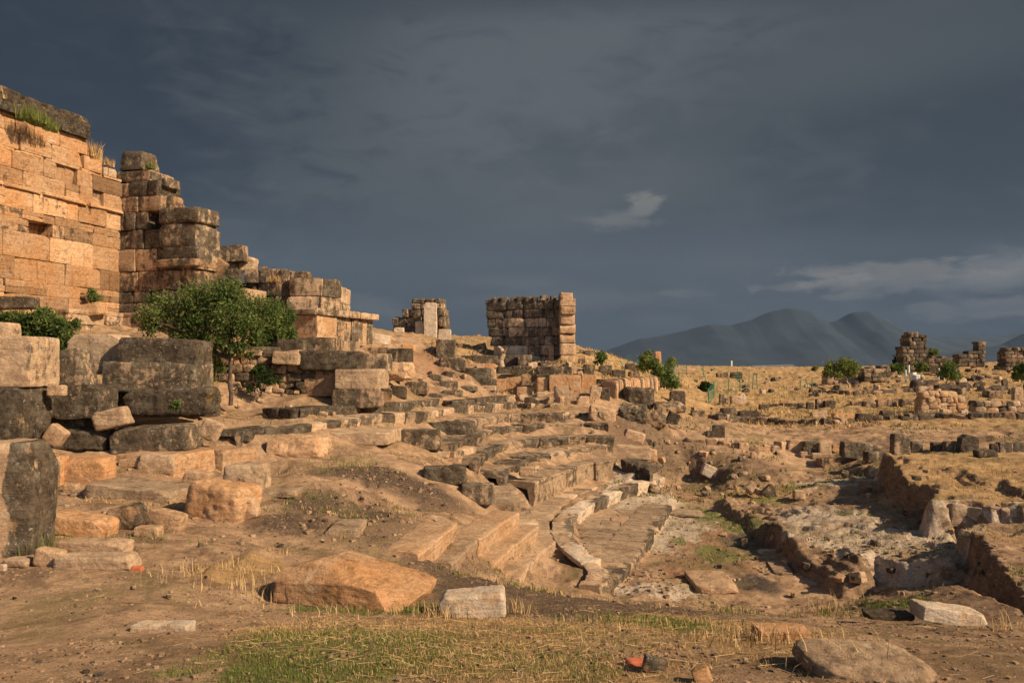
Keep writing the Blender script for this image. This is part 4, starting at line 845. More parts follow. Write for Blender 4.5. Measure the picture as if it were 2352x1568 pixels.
# ------------------------------------------------------------------ stepped ruin with pale marble slabs, left of the pier wall
def slab_ruin():
    Y = 50; A = pix(901, 840, Y)[:2]; B = pix(1024, 840, Y-.5)[:2]
    root = bpy.data.objects.new('ruined_gate', None); scn.collection.objects.link(root); root.location = (float(A[0]), float(A[1]), float(zat(790, Y)))
    tag(root, 'stepped dark ruin with an upright pale slab in front, on the crest of the hill', 'ruin')
    inv = lambda o: (setattr(o, 'parent', root), setattr(o, 'matrix_parent_inverse', Matrix.Translation(-root.location)))
    acc = Acc(); u2 = lambda u: (u-901)/F*Y
    for v1, v0, ua, ub, tn in [(800, 775, 903, 1026, (.85, .1, .6)), (775, 752, 901, 1026, (.9, .1, .5)), (752, 728, 901, 1024, (.8, .3, .55)), (728, 710, 924, 1022, (.85, .1, .5)), (710, 698, 944, 1016, (.6, .1, .75)), (698, 686, 944, 1014, (.9, .1, .5))]:
        wall('w', '', A, B, [zat(v1, Y), zat(v0, Y)], (u2(ua), u2(ub)), 1.5, .55, tn, .05, acc=acc, side=1, n=7, rough=.06, k=7, cut=.82, chips=2)
    inv(acc.build('masonry', STONE))
    acc = Acc(); p = pix(989, 745, 49.0); block(acc, p, (14/F*49, .25, 49.5/F*49), None, TONE['white'], 14, .02, 2, 12, .93); inv(acc.build('upright_slab', STONE))
    acc = Acc(); p = pix(964, 765, 49.3); block(acc, p, (10/F*49, .12, 27/F*49), None, TONE['white'], 14, .02, 1, 8, .93); inv(acc.build('side_slab', STONE))
slab_ruin()
for a in [
 ('block','pale squared marble block right of the upright slab on the hill',1008,756,1036,790,'white',dict(Y=47,k=12,dr=.8)),
 ('block','stout grey squared pier stump standing alone on the path',1003,780,1047,824,'grey',dict(k=12,n=12,dr=.9,cut=.9)),
 ('slab','flat pale slab with an orange underside on the bare slope',850,767,896,788,'white',dict(dr=.9,k=7,n=12,pitch=6)),
 ('stone','low white stone on the crest just left of the stepped dark ruin',905,752,928,764,'white',dict(k=6)),
 ('pillar','small orange-tan pillar stub on the far crest between the two skyline ruins',1096,768,1104,781,'orange',dict(Y=80,k=10,dr=1)),
 ('wall_stub','low tan wall stub beside the small pillar on the far crest',1072,772,1095,780,'tan',dict(Y=80,k=8,dr=.5)),
 ('block','long leaning dark slab left of the freestanding wall',1087,790,1117,806,'grey',dict(k=8,pitch=-14)),
 ('pillar','tapered reddish column stub standing on the crest near the dark shrub',1503,807,1518,835,'orange',dict(Y=70,k=5,dr=1,n=12,taper=.12)),
 ]: stone(*a[:7],**a[7])
# ------------------------------------------------------------------ hillside blocks between the seats and the skyline
q4 = lambda a, b, c, d: (846.9+.2315*a, 635.2+.2315*b, 846.9+.2315*c, 635.2+.2315*d)
for a in [
 ('block','dark brown long block of the upper broken course, left of the path',*q4(0,705,205,850),'brown',dict(dr=.6,k=9)),
 ('block','pair-like dark block with vertical streaks, right part of the upper broken course',*q4(205,720,425,855),'dark',dict(dr=.6,k=9)),
 ('block','grey lichened block under the upper broken course at its left end',*q4(-40,920,190,1085),'lichen',dict(dr=.6,k=8)),
 ('block','small dark squat block right of the grey lichened block on the slope',*q4(185,930,340,1032),'dark',dict(k=9)),
 ('block','pale squared block carrying the grey lichened block',*q4(-60,1088,118,1255),'pale',dict(k=10,dr=.8)),
 ('block','brown block right of the pale squared block',*q4(118,1105,230,1250),'brown',dict(k=8)),
 ('block','rough dark grey block above the second terrace kerb',*q4(215,1085,370,1205),'dark',dict(k=5,rough=.06)),
 ('block','streaked brown block right of the rough dark grey one',*q4(365,1040,590,1160),'mix',dict(k=8)),
 ('stone','small grey wedge on the bare slope',*q4(600,970,735,1030),'grey',dict(k=6,pitch=6)),
 ('stone','small tan block beside the grey wedge',*q4(735,1000,830,1040),'pale',dict(k=9)),
 ('stone','dark cube with a pale side beneath the wide dark block',*q4(750,935,850,1005),'mix',dict(k=9)),
 ('block','wide dark rounded block at the left of the long dark course',*q4(705,805,960,930),'dark',dict(k=5,dr=.6)),
 ('block','long dark course stone below the dead stump',*q4(905,782,1285,860),'dark',dict(k=10,dr=.4)),
 ('block','tan course stone underneath the long dark course stone',*q4(930,862,1145,915),'tan',dict(k=10)),
 ('block','orange-cream block at the right end of the tan course',*q4(1145,862,1265,922),'orange',dict(k=11)),
 ('block','large dark oval block in the middle of the tumbled hillside',*q4(895,905,1215,1015),'dark',dict(k=4,dr=.6)),
 ('block','cream upright block right of the dark oval block',*q4(1200,918,1262,1015),'pale',dict(k=11)),
 ('block','dark grey block left of the low lichened one',*q4(690,1035,885,1115),'grey',dict(k=7,dr=.6)),
 ('block','low lichened block beside the dark grey block',*q4(885,1085,1080,1132),'grey',dict(k=6,dr=.6)),
 ('block','long dark block with pale foot, right of the oval block',*q4(1000,1010,1270,1080),'dark',dict(k=8,dr=.5)),
 ('block','cream course stone under the long dark block with pale foot',*q4(1080,1078,1262,1125),'pale',dict(k=9,dr=.5)),
 ('block','small dark slab with a pale left-cut end',*q4(740,1125,930,1185),'grey',dict(k=9,dr=.6)),
 ('block','flat dark green-grey slab at the end of the second kerb',*q4(540,1155,740,1205),'dark',dict(k=7,dr=.8)),
 ('block','tan ashlar standing in the broken orange row, leftmost',*q4(1268,1012,1360,1115),'orange',dict(k=12)),
 ('block','broad clean tan ashlar, second in the broken orange row',*q4(1362,1000,1515,1112),'orange',dict(k=12,dr=.4)),
 ('block','brownish ashlar, third in the broken orange row',*q4(1515,965,1610,1100),'brown',dict(k=9)),
 ('block','low broad tan block before the broken orange row',*q4(1470,1092,1660,1170),'tan',dict(k=10,dr=.5)),
 ('block','dark block with a square hole of shadow under the dead stump',*q4(1330,780,1500,890),'dark',dict(k=7,dr=.5)),
 ('block','pitted grey block right of the dark block by the stump',*q4(1480,775,1620,900),'grey',dict(k=7,dr=.6)),
 ('block','dark low block below the pitted grey block',*q4(1270,895,1420,960),'dark',dict(k=7)),
 ('block','dark jointed block below the pitted grey block, right part',*q4(1420,885,1620,975),'dark',dict(k=9,dr=.5)),
 ('stone','small white marble fragment on the dark jointed block',*q4(1610,850,1672,905),'white',dict(k=5)),
 ('block','long dark low beam on the grass below the pier wall',*q4(1665,893,2010,962),'dark',dict(k=9,dr=.35)),
 ('block','thin dark slab above the long low beam',*q4(1675,850,1865,885),'grey',dict(k=7,dr=.5)),
 ('wall_block','broad rust-orange ashlar face framed by dark stone',*q4(1790,975,2100,1128),'orange',dict(k=14,dr=.3,n=16,rough=.015)),
 ('slab','dark capping course over the rust-orange ashlar',*q4(1660,968,2115,1000),'dark',dict(k=12,dr=.12,Y=37.2,n=16)),
 ('slab','leaning smooth orange slab with a curved shadowed corner',*q4(2108,975,2255,1122),'orange',dict(k=12,dr=.25,n=14,rough=.01,cut=.8)),
 ('half_column','short engaged half column with dark cap, left of the rust-orange face',*q4(1660,1000,1782,1145),'orange',dict(k=2.4,dr=.8,n=14,rough=.01,chips=0)),
 ('stone','cream drum under the engaged half column',*q4(1660,1142,1765,1198),'pale',dict(k=3,dr=.8)),
 ('block','small tan block between the drum and the gabled slab',*q4(1765,1168,1832,1252),'tan',dict(k=11)),
 ('stone','gable-shaped pale slab standing upright on the terrace',*q4(1838,1085,2018,1245),'pale',dict(k=9,dr=.3,n=16,cut=.66,chips=4,rough=.02)),
 ('block','dark cubic block at the right end of the third kerb',*q4(1545,1195,1690,1295),'dark',dict(k=6)),
 ('block','low cream plinth stone in front of the gabled slab',*q4(1785,1255,1935,1290),'pale',dict(k=10)),
 ('stone','tan broken stone right of the gabled slab',*q4(2065,1185,2185,1270),'tan',dict(k=5,cut=.75)),
 ('stone','lichened stone with a white crest leaning right of the leaning slab',*q4(2195,1085,2300,1225),'lichen',dict(k=5,pitch=10)),
 ('block','wide dark lintel-like block resting on two rough stones',*q4(2250,1015,2440,1085),'grey',dict(k=7,dr=.6)),
 ('block','dark stone with a white lichen frame near the pier wall',*q4(2125,872,2240,975),'dark',dict(k=7)),
 ('stone','rounded grey stone on the grassy slope right of the pier',*q4(2078,812,2148,860),'grey',dict(k=4)),
 ('stone','dark small stone left of the leaning slab by the freestanding wall',*q4(1085,725,1190,765),'grey',dict(k=6)),
 ('stone','small pale stone at the foot of the dead stump',*q4(1360,738,1430,775),'white',dict(k=5)),
 ('stone','small round rock on the dry crest between the skyline ruins',*q4(885,665,930,700),'grey',dict(k=4)),
 ('rock','pinkish rubble patch below the flat pale slab',*q4(330,675,465,725),'orange',dict(k=4,rough=.1,dr=.5,sink=.5)),
 ]: stone(*a[:7],**a[7])
x5 = lambda a, b, c, d: (1330.8+.2315*a, 695.7+.2315*b, 1330.8+.2315*c, 695.7+.2315*d)
x6 = lambda a, b, c, d: (1807.5+.2315*a, 725.9+.2315*b, 1807.5+.2315*c, 725.9+.2315*d)
def fluted():
    A = pix(1402, 840, 36.5)[:2]; B = pix(1502, 840, 40.5)[:2]; acc = Acc(); L = np.linalg.norm(B-A); n = 26; t = np.r_[(B-A)/L, 0]; yaw = math.atan2(t[1], t[0])
    for i in range(n):
        s = (i+.5)/n*L; top = zat(870-(i/n)*6+rng.normal()*1.3, (A+t[:2]*s)[1]); bot = zat(922, (A+t[:2]*s)[1])-.3
        block(acc, np.r_[A, 0]+t*s+np.array([0, .35, (top+bot)/2]), (L/n/2+.015, .35+rng.random()*.05, (top-bot)/2), rotm(yaw), jt([.25+.5*(rng.random() < .3), .7, .55], .1), 3, .03, 1, 6, .9)
    o = acc.build('fluted_wall', STONE, loc=(float(A[0]), float(A[1]), float(zat(918, 36.5)))); tag(o, 'orange vertically fluted stone face running back from the lintel block', 'wall')
fluted()
for a in [
 ('stone','rough stone carrying the left end of the dark lintel block',*x5(110,830,205,960),'lichen',dict(k=4,Y=36.2)),
 ('stone','rough dark stone carrying the right end of the lintel block',*x5(215,830,300,965),'dark',dict(k=5,Y=36.2)),
 ('rock','wide dark boulder in front of the fluted face',*x5(440,840,735,1010),'dark',dict(k=3.5,dr=.6,rough=.07,n=16,cut=.7)),
 ('block','dark block casting a deep shadow right of the wide boulder',*x5(900,870,1045,1010),'dark',dict(k=6,n=10)),
 ('rock','flat lichened rocks heap below the wide dark boulder',*x5(735,985,1040,1085),'mix',dict(k=4,rough=.1,n=14,cut=.7)),
 ('block','short dark log-like stone with a pale end above the fluted face',*x5(300,665,455,735),'dark',dict(k=6,yaw=6)),
 ('stone','tumbled grey stones cluster top, left of the bush',*x5(200,620,320,700),'grey',dict(k=4,rough=.1)),
 ('stone','tan-grey angular stone right of the clustered stones',*x5(455,600,560,670),'grey',dict(k=4,rough=.08)),
 ('stone','dark stone below the angular stone above the fluted face',*x5(490,680,600,745),'brown',dict(k=4,rough=.08)),
 ('stone','low stone on the far slope left of the small green shrub',*x5(50,470,155,525),'grey',dict(k=5)),
 ('stone','small dark stone at the left of the far slope group',*x5(0,465,45,505),'grey',dict(k=5)),
 ('stone','upright dark square slab standing alone on the brown field',*x5(1320,1210,1440,1338),'dark',dict(k=12,dr=.3,n=12,rough=.02)),
 ('stone','small rough stone left of the upright square slab',*x5(1262,1262,1318,1335),'grey',dict(k=4)),
 ('rock','tilted dark slab jutting from the brown slope',*x5(870,1085,985,1210),'dark',dict(k=6,pitch=25,dr=.8)),
 ('rock','dark pointed rock below the tilted dark slab',*x5(890,1205,1010,1260),'dark',dict(k=4,cut=.7)),
 ('rock','large gray domed boulder on the field',*x5(1400,1040,1550,1130),'grey',dict(k=3,dr=.8)),
 ('rock','low flat rock left of the gray domed boulder',*x5(1285,1085,1410,1120),'grey',dict(k=5,dr=.6)),
 ('rock','dark jagged boulder right of the domed boulder',*x5(1570,1065,1775,1155),'dark',dict(k=4,dr=.6,rough=.08,cut=.7)),
 ('rock','small rounded dark rock at the right of the jagged boulder',*x5(1780,1105,1880,1155),'grey',dict(k=3.5)),
 ('rock','low square grey rock left in the field near the wire fence',*x5(1110,1068,1235,1125),'grey',dict(k=6,dr=.7)),
 ('pedestal','broken pedestal stone with a pale right edge, leftmost by the wire fence',*x5(1388,900,1438,1015),'mix',dict(k=7,dr=.8)),
 ('pedestal','thin short pedestal stone beside the leftmost one',*x5(1446,940,1476,1010),'mix',dict(k=7,dr=.8)),
 ('pedestal','wide squat pedestal of several pale ribs',*x5(1500,920,1605,1005),'lichen',dict(k=6,dr=.7)),
 ('pedestal','leaning white-headed pedestal at the right of the four',*x5(1594,893,1650,985),'white',dict(k=7,dr=.7,pitch=-12)),
 ('block','dark square block with hollow on the field',*x5(1785,1005,1875,1070),'dark',dict(k=6)),
 ('stone','long low dark stone right of the hollow block',*x5(1870,1000,1980,1028),'dark',dict(k=6,dr=.4)),
 ('stone','second long low dark stone, further right',*x5(1990,992,2155,1032),'dark',dict(k=6,dr=.4)),
 ('stone','pinkish low wall fragment on the far field',*x5(860,648,1140,695),'tan',dict(k=5,dr=.25,rough=.06)),
 ('rock','dark rock row on the far field, left lump',*x5(1360,690,1480,740),'brown',dict(k=3.5,dr=.5,rough=.08)),
 ('rock','dark rock row on the far field, right lump',*x5(1495,685,1610,745),'dark',dict(k=3.5,dr=.5,rough=.08)),
 ('stone','round dark-headed stone, first of the two domes in the field row',*x6(108,862,178,915),'grey',dict(k=3)),
 ('stone','second domed stone in the field row',*x6(192,852,264,922),'grey',dict(k=3)),
 ('stone','tall squared post stone in the field row',*x6(287,820,350,918),'grey',dict(k=10,dr=.8)),
 ('stone','broad dark squared stone beside the tall post stone',*x6(368,838,472,918),'dark',dict(k=9)),
 ('stone','long brown block in the field row, left of the middle gap',*x6(630,842,742,892),'brown',dict(k=8,dr=.5)),
 ('stone','low stone between the long brown blocks',*x6(755,845,872,900),'grey',dict(k=4)),
 ('stone','longest brown block of the field row',*x6(885,828,1075,888),'brown',dict(k=10,dr=.4)),
 ('stone','dark-streaked block left of the rubble wall',*x6(1118,820,1298,888),'brown',dict(k=9,dr=.4)),
 ('rock','leaning lichened rock on the low field wall',*x6(240,938,385,1008),'lichen',dict(k=7,pitch=-12)),
 ('block','bright orange squared block lying on the low field wall',*x6(450,960,668,1008),'orange',dict(k=12,dr=.4)),
 ('rock','dark rounded stone at the break of the low field wall',*x6(690,965,840,1050),'dark',dict(k=5)),
 ('rock','low dark mound of stones on the low field wall',*x6(925,940,1195,985),'dark',dict(k=3,dr=.4,rough=.08)),
 ('slab','white flat slab at the foot of the rubble wall',*x6(1715,932,1870,975),'white',dict(k=9,dr=.4)),
 ('standing_stone','tallest standing stone of the near field row, rounded top',*x6(1036,1165,1205,1378),'grey',dict(k=7,n=14,dr=.7,taper=.12)),
 ('stone','shorter stone right beside the tallest standing stone',*x6(1215,1240,1330,1350),'grey',dict(k=7,dr=.8)),
 ('stone','dark cube, left of the adjoining pair in the near field row',*x6(1435,1250,1553,1338),'dark',dict(k=7)),
 ('stone','rounded cube, right of the adjoining pair in the near field row',*x6(1560,1240,1697,1345),'grey',dict(k=5)),
 ('standing_stone','dark standing stone with a slanted pointed top',*x6(1705,1178,1885,1348),'dark',dict(k=6,n=14,dr=.5,cut=.64,chips=4,pitch=10)),
 ('stone','flat fallen stone in front of the slanted stone',*x6(1865,1322,2060,1392),'dark',dict(k=8,dr=.7)),
 ('stone','dark rough lump near the right edge of the near field row',*x6(2015,1262,2090,1362),'dark',dict(k=4,rough=.08)),
 ('stone','taller crusted stone next to the rough lump',*x6(2090,1245,2222,1365),'grey',dict(k=6)),
 ('stone','long low stone cut by the right edge of the picture',*x6(2205,1255,2420,1355),'dark',dict(k=6,dr=.5)),
 ('block','big tan lichened block of the low bank',*x6(0,1225,145,1335),'tan',dict(k=7,dr=.7)),
 ('block','dark-topped block cracked through, second of the low bank',*x6(145,1235,312,1372),'mix',dict(k=7,dr=.7)),
 ('block','pale cracked block, third of the low bank',*x6(310,1245,430,1372),'pale',dict(k=7,dr=.7)),
 ('rock','ochre wedge between the pale cracked block and the long slab',*x6(432,1282,545,1350),'orange',dict(k=5,pitch=16)),
 ('slab','long tilted grey slab leaning on the low bank',*x6(545,1258,945,1410),'grey',dict(k=9,dr=.35,pitch=6,n=16)),
 ('block','pitted block in front of the long tilted slab',*x6(778,1335,1012,1442),'grey',dict(k=7,dr=.6)),
 ('block','layered brown block sunk in the hollow below the bank',*x6(310,1400,520,1515),'brown',dict(k=8,dr=.6)),
 ('rock','small pale rock under the cracked blocks',*x6(130,1340,200,1392),'pale',dict(k=4)),
 ('rock','pale rounded rock below the third block of the bank',*x6(240,1355,335,1412),'pale',dict(k=3.5)),
 ('rock','small upright rock in the dirt left of the low bank',*x5(1700,1475,1750,1550),'tan',dict(k=4)),
 ('standing_stone','standing stone near the right edge before the far ruins',*x6(2242,705,2328,852),'lichen',dict(k=9,dr=.7)),
 ('standing_stone','narrow leaning standing stone on the far field at right',*x6(2138,622,2188,725),'grey',dict(k=9,dr=.7,pitch=-6)),
 ('block','boulder-like block left of the standing stones',*x6(1965,735,2120,812),'brown',dict(k=4,dr=.7)),
 ('block','tall dark vertical-faced block below the far ruins',*x6(1480,680,1690,765),'dark',dict(k=9,dr=.5)),
 ('block','grey block right of the vertical-faced block',*x6(1690,655,1800,735),'grey',dict(k=7)),
 ('block','grey lichened block left of the vertical-faced block',*x6(1290,695,1400,765),'lichen',dict(k=6)),
 ('block','dark boulder on the far field below the tower',*x6(1240,632,1480,715),'dark',dict(k=4,dr=.5)),
 ('block','tilted square stone left of the small round tree',*x6(505,690,575,755),'grey',dict(k=8,pitch=18)),
 ]: stone(*a[:7],**a[7])
# low walls of the field
def course_wall(name, label, pts, hpx, thick, bl, tone, cat='low wall', rough=.08, n=7):
    acc = Acc(); W = [hit(u, v) for u, v in pts]; first = W[0]
    for a, b in polyline(W, bl):
        d = b-a; L = np.linalg.norm(d[:2]); Y = (a+b)[1]/2; h = hpx/F*Y*(.7+.6*rng.random()); c = (a+b)/2+np.array([0, thick/2, h/2-.12])
        block(acc, c, (L/2, thick/2, h/2+.12), rotm(math.atan2(d[1], d[0])+rng.normal()*.06, rng.normal()*.05), jt(TONE[tone[rng.integers(len(tone))]]), 5, rough, 3, n, .76)
    o = acc.build(name, STONE, loc=tuple(float(q) for q in first)); tag(o, label, cat); return o
course_wall('low_wall','long low dark stone wall line crossing the field in the middle distance',[(1640,962),(1700,969),(1760,973),(1830,975),(1900,976),(1960,972)],11,.6,.55,['dark','grey','mix'])
course_wall('low_wall','right half of the low field wall, under the rubble walls',[(1975,968),(2060,966),(2150,962),(2250,962),(2352,962),(2450,962)],13,.6,.7,['dark','brown','grey'])
course_wall('low_wall','row of small cobbles edging the brown field near the upright square slab',[(1578,1017),(1640,1022),(1700,1030),(1770,1040)],13,.35,.35,['tan','brown','tan'])
course_wall('low_wall','thin dark stone line on the far field left of the field row',[(1880,903),(1960,906),(2040,903),(2120,900)],7,.6,.8,['dark','brown'])
course_wall('low_wall','crumbled stone line leading from the cobbles to the low bank',[(1770,1036),(1800,1030),(1830,1026)],14,.4,.5,['tan','mix'])
course_wall('low_wall','masonry lining on the back face of the square trench',[(2146,1182),(2230,1184),(2330,1186)],20,.3,.28,['pale','mix','tan'],rough=.1)
def rubble_wall(label, u0, u1, v0, v1, tones, Y=None, slope=(0, 0), cs=.17):
    p = hit((u0+u1)/2, v1); Y = Y or p[1]; acc = Acc(); zb = zat(v1, Y); zt_ = zat(v0, Y); x0 = (u0-CU)/F*Y; x1 = (u1-CU)/F*Y; z = zb-.1; T = .7
    while z < zt_-.03:
        h = cs*(.6+.7*rng.random()); f = (z-zb)/(zt_-zb); x = x0+slope[0]*f; xe = x1-slope[1]*f
        while x < xe:
            w = cs*(.8+1.6*rng.random()); block(acc, (x+w/2, Y+T/2+rng.normal()*.03, z+h/2+rng.normal()*.02), (w/2, T/2, h/2*1.05), rotm(rng.normal()*.05, rng.normal()*.15), jt(TONE[tones[rng.integers(len(tones))]]), 3.2, .05, 3, 5, .76); x += w*.96
        z += h*.92
    o = acc.build('rubble_wall', STONE, loc=(float((x0+x1)/2), float(Y), float(zb))); tag(o, label, 'rubble wall'); return o
rubble_wall('sunlit tan rubble wall of small rounded stones, built up in the field',2112,2222,905,948,['tan','pale','tan','orange'],slope=(.1,.9),cs=.26)
rubble_wall('lower greyish rubble wall running out of the right edge of the picture',2240,2420,927,958,['grey','pale','tan','lichen'],cs=.26)
rubble_wall('crumbling overgrown rubble wall behind the slender tree trunk',474,704,806,922,['brown','mix','brown','tan'],Y=23.6,cs=.22)
for a in [
 ('block','small bright grey block on the rubble wall right of the trunk',630,808,690,834,'lichen',23.2,dict(k=8,pitch=4)),
 ('block','big rounded dark block overhanging at the right end of the rubble wall',690,806,835,848,'dark',23.4,dict(k=5,n=18,cut=.76,dr=.5)),
 ('block','dark block behind the small bright grey block',560,796,640,822,'dark',24.2,dict(k=7)),
 ('block','dark mossy block on the left crown of the rubble wall',640,780,700,810,'dark',24.8,dict(k=7)),
 ('block','upright brown block below the big rounded dark block',704,850,776,905,'brown',23.6,dict(k=9,dr=.6)),
 ('block','wide grey lichened lintel block with a straight front',774,848,888,890,'lichen',23.2,dict(k=10,n=16,dr=.6)),
 ('block','dark-to-cream block under the wide lichened lintel',768,890,878,932,'mix',23.2,dict(k=10,n=16,dr=.6)),
 ('block','low brown footing stone left of the cream block',700,902,770,930,'brown',23.8,dict(k=8)),
 ('block','brown block right of the overhanging dark block',828,812,900,850,'mix',25.2,dict(k=6)),
 ('block','dark streaked block at the right end of the upper broken line',890,800,948,832,'dark',29,dict(k=8)),
 ('rubble','tan crumbling rubble under the dark streaked block',862,834,948,860,'tan',28.6,dict(k=4,rough=.12,n=14,sink=.4)),
 ]: stone(a[0],a[1],*a[2:6],a[6],Y=a[7],**a[8])
# ------------------------------------------------------------------ far ruins on the right
def far_tower():
    Y = 105.; root = bpy.data.objects.new('ruined_tower', None); scn.collection.objects.link(root); p = pix(2108, 842, Y); root.location = tuple(float(q) for q in p)
    tag(root, 'tall crumbling stone tower stump with a lower left shoulder on the far right skyline', 'tower ruin')
    inv = lambda o: (setattr(o, 'parent', root), setattr(o, 'matrix_parent_inverse', Matrix.Translation(-root.location)))
    def colm(u0, u1, vs, name, dep, Yy=Y, bw=.9):
        acc = Acc(); A = pix(u0, 840, Yy)[:2]; B = pix(u1, 840, Yy)[:2]; L = B[0]-A[0]
        for i in range(len(vs)-1):
            e = rng.normal()*.08; wall('w', '', A, B, [zat(vs[i], Yy), zat(vs[i+1], Yy)], (max(0, e), L+min(0, rng.normal()*.15)), dep, bw, lambda s, z: jt((.9+.1*rng.normal(), .15, .5), .08), .04, acc=acc, side=1, n=7, rough=.03, k=9, cut=.88, chips=2)
        inv(acc.build(name, STONE))
    colm(2089, 2131, [848, 838, 829, 820, 811, 802, 793, 784, 775, 768], 'main_shaft', 2.6)
    acc = Acc(); wall('w', '', pix(2089, 840, Y)[:2], pix(2110, 840, Y)[:2], [zat(768, Y), zat(762, Y)], (0, 1.2), 1.5, .6, lambda s, z: jt((.6, .3, .5)), .04, acc=acc, n=5); inv(acc.build('top_course', STONE))
    colm(2073, 2091, [848, 838, 829, 820, 811, 803, 795], 'shoulder', 2.0, Y-.4, .8)
far_tower()
def far_block_ruin(label, u0, u1, v0, v1, Y, extra=(), tone=(.9, .2, .42), grass=False):
    acc = Acc(); A = pix(u0, 840, Y)[:2]; B = pix(u1, 840, Y)[:2]; L = B[0]-A[0]; n = max(2, int((v1-v0)/8)); z = [zat(v1+4-(v1+4-v0)*i/n, Y) for i in range(n+1)]
    wall('w', '', A, B, z, (0, L), 1.6, .9, lambda s, zz: jt(tone, .12), .05, acc=acc, n=6, rough=.04, k=8, cut=.84, chips=2)
    for (a, b, c, d) in extra:
        m = max(1, int((d-b)/7)); wall('w', '', pix(a, 840, Y)[:2], pix(c, 840, Y)[:2], [zat(d-(d-b)*i/m, Y) for i in range(m+1)], (0, (c-a)/F*Y), 1.3, .8, lambda s, zz: jt(tone, .12), .06, acc=acc, n=6, rough=.06, k=7)
    o = acc.build('ruin', STONE, loc=tuple(float(q) for q in pix((u0+u1)/2, v1, Y))); tag(o, label, 'ruin'); return o
far_block_ruin('low long ruin right of the tower with a stubby pillar standing on its right end',2204,2262,813,838,95,[(2249,787,2265,813),(2247,784,2268,788),(2225,806,2250,813)])
far_block_ruin('dark far ruin with a toothed outline at the right edge of the picture',2310,2420,806,846,88,[(2312,798,2324,806),(2338,798,2360,806),(2330,802,2338,806)])
far_block_ruin('crumbled wall stretch between the tower and the low long ruin',2134,2204,822,850,99,[(2140,816,2150,822),(2165,818,2176,822)])
far_block_ruin('dark square wall remnant left of the tower, behind the white boxes',1985,2046,846,872,82,[(1998,842,2012,846),(2022,840,2046,846)],(.75, .2, .5))
far_block_ruin('tumbled line of pale stones behind the small round tree',1900,1985,860,878,84,[],(.45, .3, .7))
far_block_ruin('low far wall on the skyline right of the small round tree',2046,2078,848,866,100,[],(.7, .3, .45))
zones = [('block','small weathered block in the boulder field below the tower','blocks scattered below the tower',1900,2140,858,886,34,(.25,.8)),
 ('block','small weathered block in the boulder field at the far right','blocks scattered at the far right',2150,2350,840,912,46,(.3,.9)),
 ('block','small dark stone strewn over the far dry field','stones strewn over the far field',1560,1900,848,912,26,(.25,.7)),
 ('block','loose stone in the stony strip below the far ruins','stones of the strip below the far ruins',1850,2352,884,912,22,(.3,.7)),
 ('rock','loose rock lying about the earth bank beyond the seats','rocks about the earth bank',1490,1800,1010,1140,40,(.08,.28)),
 ('rock','loose rock on the hillside between the tumbled blocks','rocks on the tumbled hillside',960,1420,835,940,34,(.12,.38)),
 ('rock','loose rock on the slope between the wall and the terrace','rocks on the left slope',500,860,850,960,22,(.10,.3)),
 ('rock','loose chip of stone on the bare dirt of the bowl','chips on the dirt of the bowl',600,1100,1050,1260,22,(.04,.10)),
 ('rock','loose chip of stone on the left dirt ground','chips on the left dirt',30,520,1130,1380,26,(.03,.09)),
 ('rock','broken rock lying on the crusted bedrock of the pit','rocks on the bedrock',1650,2260,1080,1375,80,(.05,.24)),
 ('rock','loose rock on the grassy field behind the low wall','rocks on the grassy field',1520,2300,905,950,18,(.15,.4)),
 ('rock','shattered stone wedged among the worn seat rows','shattered stones among the seats',1060,1420,960,1120,20,(.08,.2)),
 ]
for nm, lab, grp, ua, ub, va, vb, cnt, (s0, s1) in zones:
    protos = []
    for i in range(cnt):
        u = ua+(ub-ua)*rng.random(); v = va+(vb-va)*rng.random(); p = hit(u, v)
        if p[1] > 300: continue
        if i < 5:
            acc = Acc(); hs = (.5, .35+.15*rng.random(), .3+.15*rng.random()); block(acc, (0, 0, hs[2]*.75), hs, None, jt(TONE[[['dark','grey','brown','mix','lichen'],['tan','brown','mix','grey','pale']][s1 < .5][i]], .1), 5, .08, 4, 8, .74)
            o = acc.build(nm, STONE); protos.append(o)
        else: o = protos[i % len(protos)].copy(); scn.collection.objects.link(o)
        sz = s0+(s1-s0)*rng.random()**1.6; o.location = tuple(float(q) for q in p); o.scale = (sz*(.8+.5*rng.random()),)*2+(sz*(.7+.5*rng.random()),); o.rotation_euler = (rng.normal()*.15, rng.normal()*.2, rng.random()*6.3)
        tag(o, lab, 'rock' if nm == 'rock' else 'block', grp)
